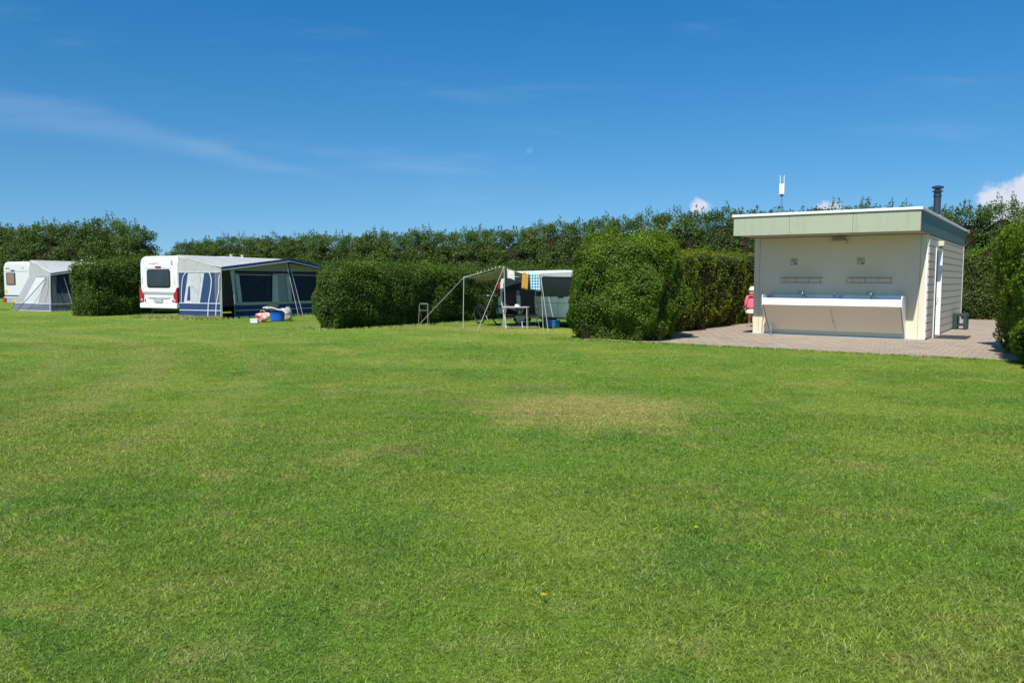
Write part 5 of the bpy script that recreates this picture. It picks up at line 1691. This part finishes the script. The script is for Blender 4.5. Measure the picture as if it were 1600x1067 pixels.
# ------------------------------------------------------------------ bicycle at the van's rear
def bicycle(loc, rz, label):
    o_ = empty('bicycle', loc, rz, label, 'bicycle')
    for y in (-.52, .52):
        w_ = bpy.data.objects.new('wheel', None); link(w_, o_)
        ring = [(0, y + .32 * math.cos(k * .2618), .335 + .32 * math.sin(k * .2618)) for k in range(25)]
        MB().tube(ring, .018, 6, cap=False).build('tyre', M['tyre'], w_)
        mb_ = MB()
        for k in range(12):
            a = k * .5236
            mb_.tube([(0, y, .335), (0, y + .30 * math.cos(a), .335 + .30 * math.sin(a))], .002, 4)
        mb_.tube([(0, y + .295 * math.cos(k * .2618), .335 + .295 * math.sin(k * .2618)) for k in range(25)], .010, 5, cap=False)
        mb_.build('rim', M['darkmetal'], w_)
    bb_ = (0, -.05, .30); sd = (0, -.22, .82); hd = (0, .36, .86)
    mb_ = MB().tube([bb_, sd], .016, 7).tube([sd, hd], .016, 7).tube([bb_, (0, .38, .76)], .018, 7).tube([bb_, (0, -.52, .335)], .010, 6).tube([sd, (0, -.52, .335)], .009, 6).tube([(0, .35, .95), (0, .40, .68), (0, .52, .335)], .014, 7)
    mb_.build('frame', M['frame_bike'], o_)
    MB().tube([(-.28, .24, 1.0), (-.2, .34, 1.0), (.2, .34, 1.0), (.28, .24, 1.0)], .012, 7).tube([(0, .34, 1.0), (0, .35, .94)], .012, 6).build('handlebar', M['white_plastic'], o_)
    MB().prism([(-.36, .86), (-.36, .90), (-.10, .89), (-.10, .87)], 'x', -.06, .06).tube([(0, -.22, .82), (0, -.235, .87)], .012, 6).build('saddle', M['tyre'], o_, bevel=.012)
    MB().tube([(0, -.05, .30), (.08, -.05, .30), (.08, .02, .16), (.14, .02, .16)], .009, 6).build('crank', M['rim'], o_)


bicycle(PW(764, 27.3), R(-140), 'dark bicycle standing behind the rear of the camper van')


# ------------------------------------------------------------------ the child walking away
def skin_mesh(name, joints, edges, mt, parent, root=0, sub=2):
    me = bpy.data.meshes.new(name)
    me.from_pydata([j[0] for j in joints], edges, [])
    me.materials.append(mt)
    o_ = bpy.data.objects.new(name, me); link(o_, parent)
    md = o_.modifiers.new('skin', 'SKIN'); md.use_smooth_shade = True
    sv = me.skin_vertices[0].data if me.skin_vertices else None
    if sv is None:
        me.attributes
    for k, j in enumerate(joints):
        r_ = j[1]
        me.skin_vertices[0].data[k].radius = (r_, r_) if not isinstance(r_, tuple) else r_
        me.skin_vertices[0].data[k].use_root = (k == root)
    s2 = o_.modifiers.new('sub', 'SUBSURF'); s2.levels = sub; s2.render_levels = sub
    return o_


kid = empty('person', W(-5.52, 3.2, .006), R(-26), 'small child in a pink hooded jacket, white skirt and white sun hat walking away', 'person')
kid.scale = (1.05, 1.05, 1.03)
J = []; Ed = []


def jt(p_, r_, par=None):
    J.append((p_, r_)); k = len(J) - 1
    if par is not None: Ed.append((par, k))
    return k


pel = jt((0, 0, .62), (.095, .075))
ch = jt((0, .0, .80), (.10, .075), pel)
nb = jt((0, .0, .98), (.09, .06), ch)
nk = jt((0, .01, 1.05), .036, nb)
hd0 = jt((0, .015, 1.11), (.062, .068), nk)
hd1 = jt((0, .02, 1.17), (.076, .086), hd0)
hd2 = jt((0, .01, 1.235), (.066, .074), hd1)
for sg, sw in ((-1, .10), (1, -.10)):
    hip = jt((sg * .07, .0, .57), .068, pel)
    kn = jt((sg * .075, sw * .7 + .02, .32), .043, hip)
    cf = jt((sg * .075, sw * .9 - .02, .22), .040, kn)
    ak = jt((sg * .075, sw, .07), .026, cf)
    jt((sg * .08, sw + .03, .03), .028, ak)
    jt((sg * .085, sw + .12, .022), .022, len(J) - 1)
    sh_ = jt((sg * .12, 0, .965), .042, nb)
    el = jt((sg * .17, -.02 + sw * .3, .78), .030, sh_)
    wr = jt((sg * .19, .02 - sw * .4, .61), .021, el)
    pm = jt((sg * .195, .03 - sw * .4, .555), (.012, .024), wr)
    for q_, (dy, ln_) in enumerate(((-.024, .045), (-.009, .056), (.007, .053), (.021, .040))):
        f1 = jt((sg * .196, .03 - sw * .4 + dy, .535), .0065, pm)
        f2_ = jt((sg * .190, .03 - sw * .4 + dy * 1.1, .535 - ln_ * .5), .006, f1)
        jt((sg * .182, .03 - sw * .4 + dy * 1.1, .535 - ln_), .005, f2_)
    th1 = jt((sg * .188, .058 - sw * .4, .572), .007, wr)
    jt((sg * .178, .070 - sw * .4, .545), .006, th1)
body = skin_mesh('body', J, Ed, M['skin'], kid)


def loft(rings, name, mt, parent, seg=20, **kw):
    """rings: (cx, cy, z, rx, ry)"""
    mb_ = MB(); 
    for (cx_, cy_, z, rx, ry) in rings:
        for j in range(seg):
            t = 6.28318 * j / seg
            w = 1 + .04 * math.sin(5 * t + z * 9)
            mb_.v.append((cx_ + rx * w * math.cos(t), cy_ + ry * w * math.sin(t), z))
    for k in range(len(rings) - 1):
        for j in range(seg):
            j2 = (j + 1) % seg
            mb_.f.append([k * seg + j, k * seg + j2, (k + 1) * seg + j2, (k + 1) * seg + j])
    mb_.f.append(list(range(seg))); mb_.f.append([(len(rings) - 1) * seg + j for j in range(seg)])
    return mb_.build(name, mt, parent, smooth_=True, **kw)


jk = loft([(0, 0, .585, .165, .125), (0, 0, .64, .158, .12), (0, 0, .80, .14, .105), (0, 0, .93, .135, .095), (0, 0, 1.0, .105, .08), (0, .005, 1.045, .06, .058)], 'jacket', M['pink'], kid)
for sg, sw in ((-1, .10), (1, -.10)):
    MB().tube([(sg * .105, 0, .98), (sg * .145, -.01 + sw * .1, .90), (sg * .178, -.02 + sw * .3, .78), (sg * .195, .015 - sw * .3, .635)], .060, 12, .042).build('sleeve', M['pink'], kid, smooth_=True)
hb = MB().grid(lambda u, v: (.095 * math.sin((v) * 3.1416) * math.cos(u * 6.283), -.085 - .035 * math.sin(v * 3.1416) * (1 + math.sin(u * 6.283)), 1.0 - .08 * v + .05 * math.sin(u * 6.283) * math.sin(v * 3.14)), 16, 8)
hb.build('hood', M['pink'], kid, smooth_=True, solid=.01)
loft([(0, 0, .43, .185, .165), (0, 0, .47, .178, .155), (0, 0, .54, .15, .12), (0, 0, .60, .13, .10)], 'skirt', M['white_skirt'], kid)
loft([(0, -.03, 1.02, .075, .05), (0, -.02, 1.08, .088, .075), (0, 0, 1.16, .092, .100), (0, .005, 1.20, .085, .095)], 'hair', M['hair'], kid)
ht = loft([(0, .01, 1.165, .125, .140), (0, .01, 1.18, .095, .108), (0, .01, 1.23, .090, .102), (0, .01, 1.275, .065, .075), (0, .01, 1.29, .02, .02)], 'sun_hat', M['hat'], kid)
for sg, sw in ((-1, .10), (1, -.10)):
    loft([(sg * .082, sw + .05, .0, .036, .085), (sg * .082, sw + .05, .02, .038, .088), (sg * .080, sw + .035, .045, .033, .065)], 'shoe', M['redbag'] if False else M['beigebag'], kid, 14)
# face: eyes and mouth on the far side of the head
for sg in (-1, 1):
    MB().lathe([(.001, 0), (.008, .003), (.001, .006)], seg=8).build('eye', M['ink'], kid).location = (sg * .028, .108, 1.165)
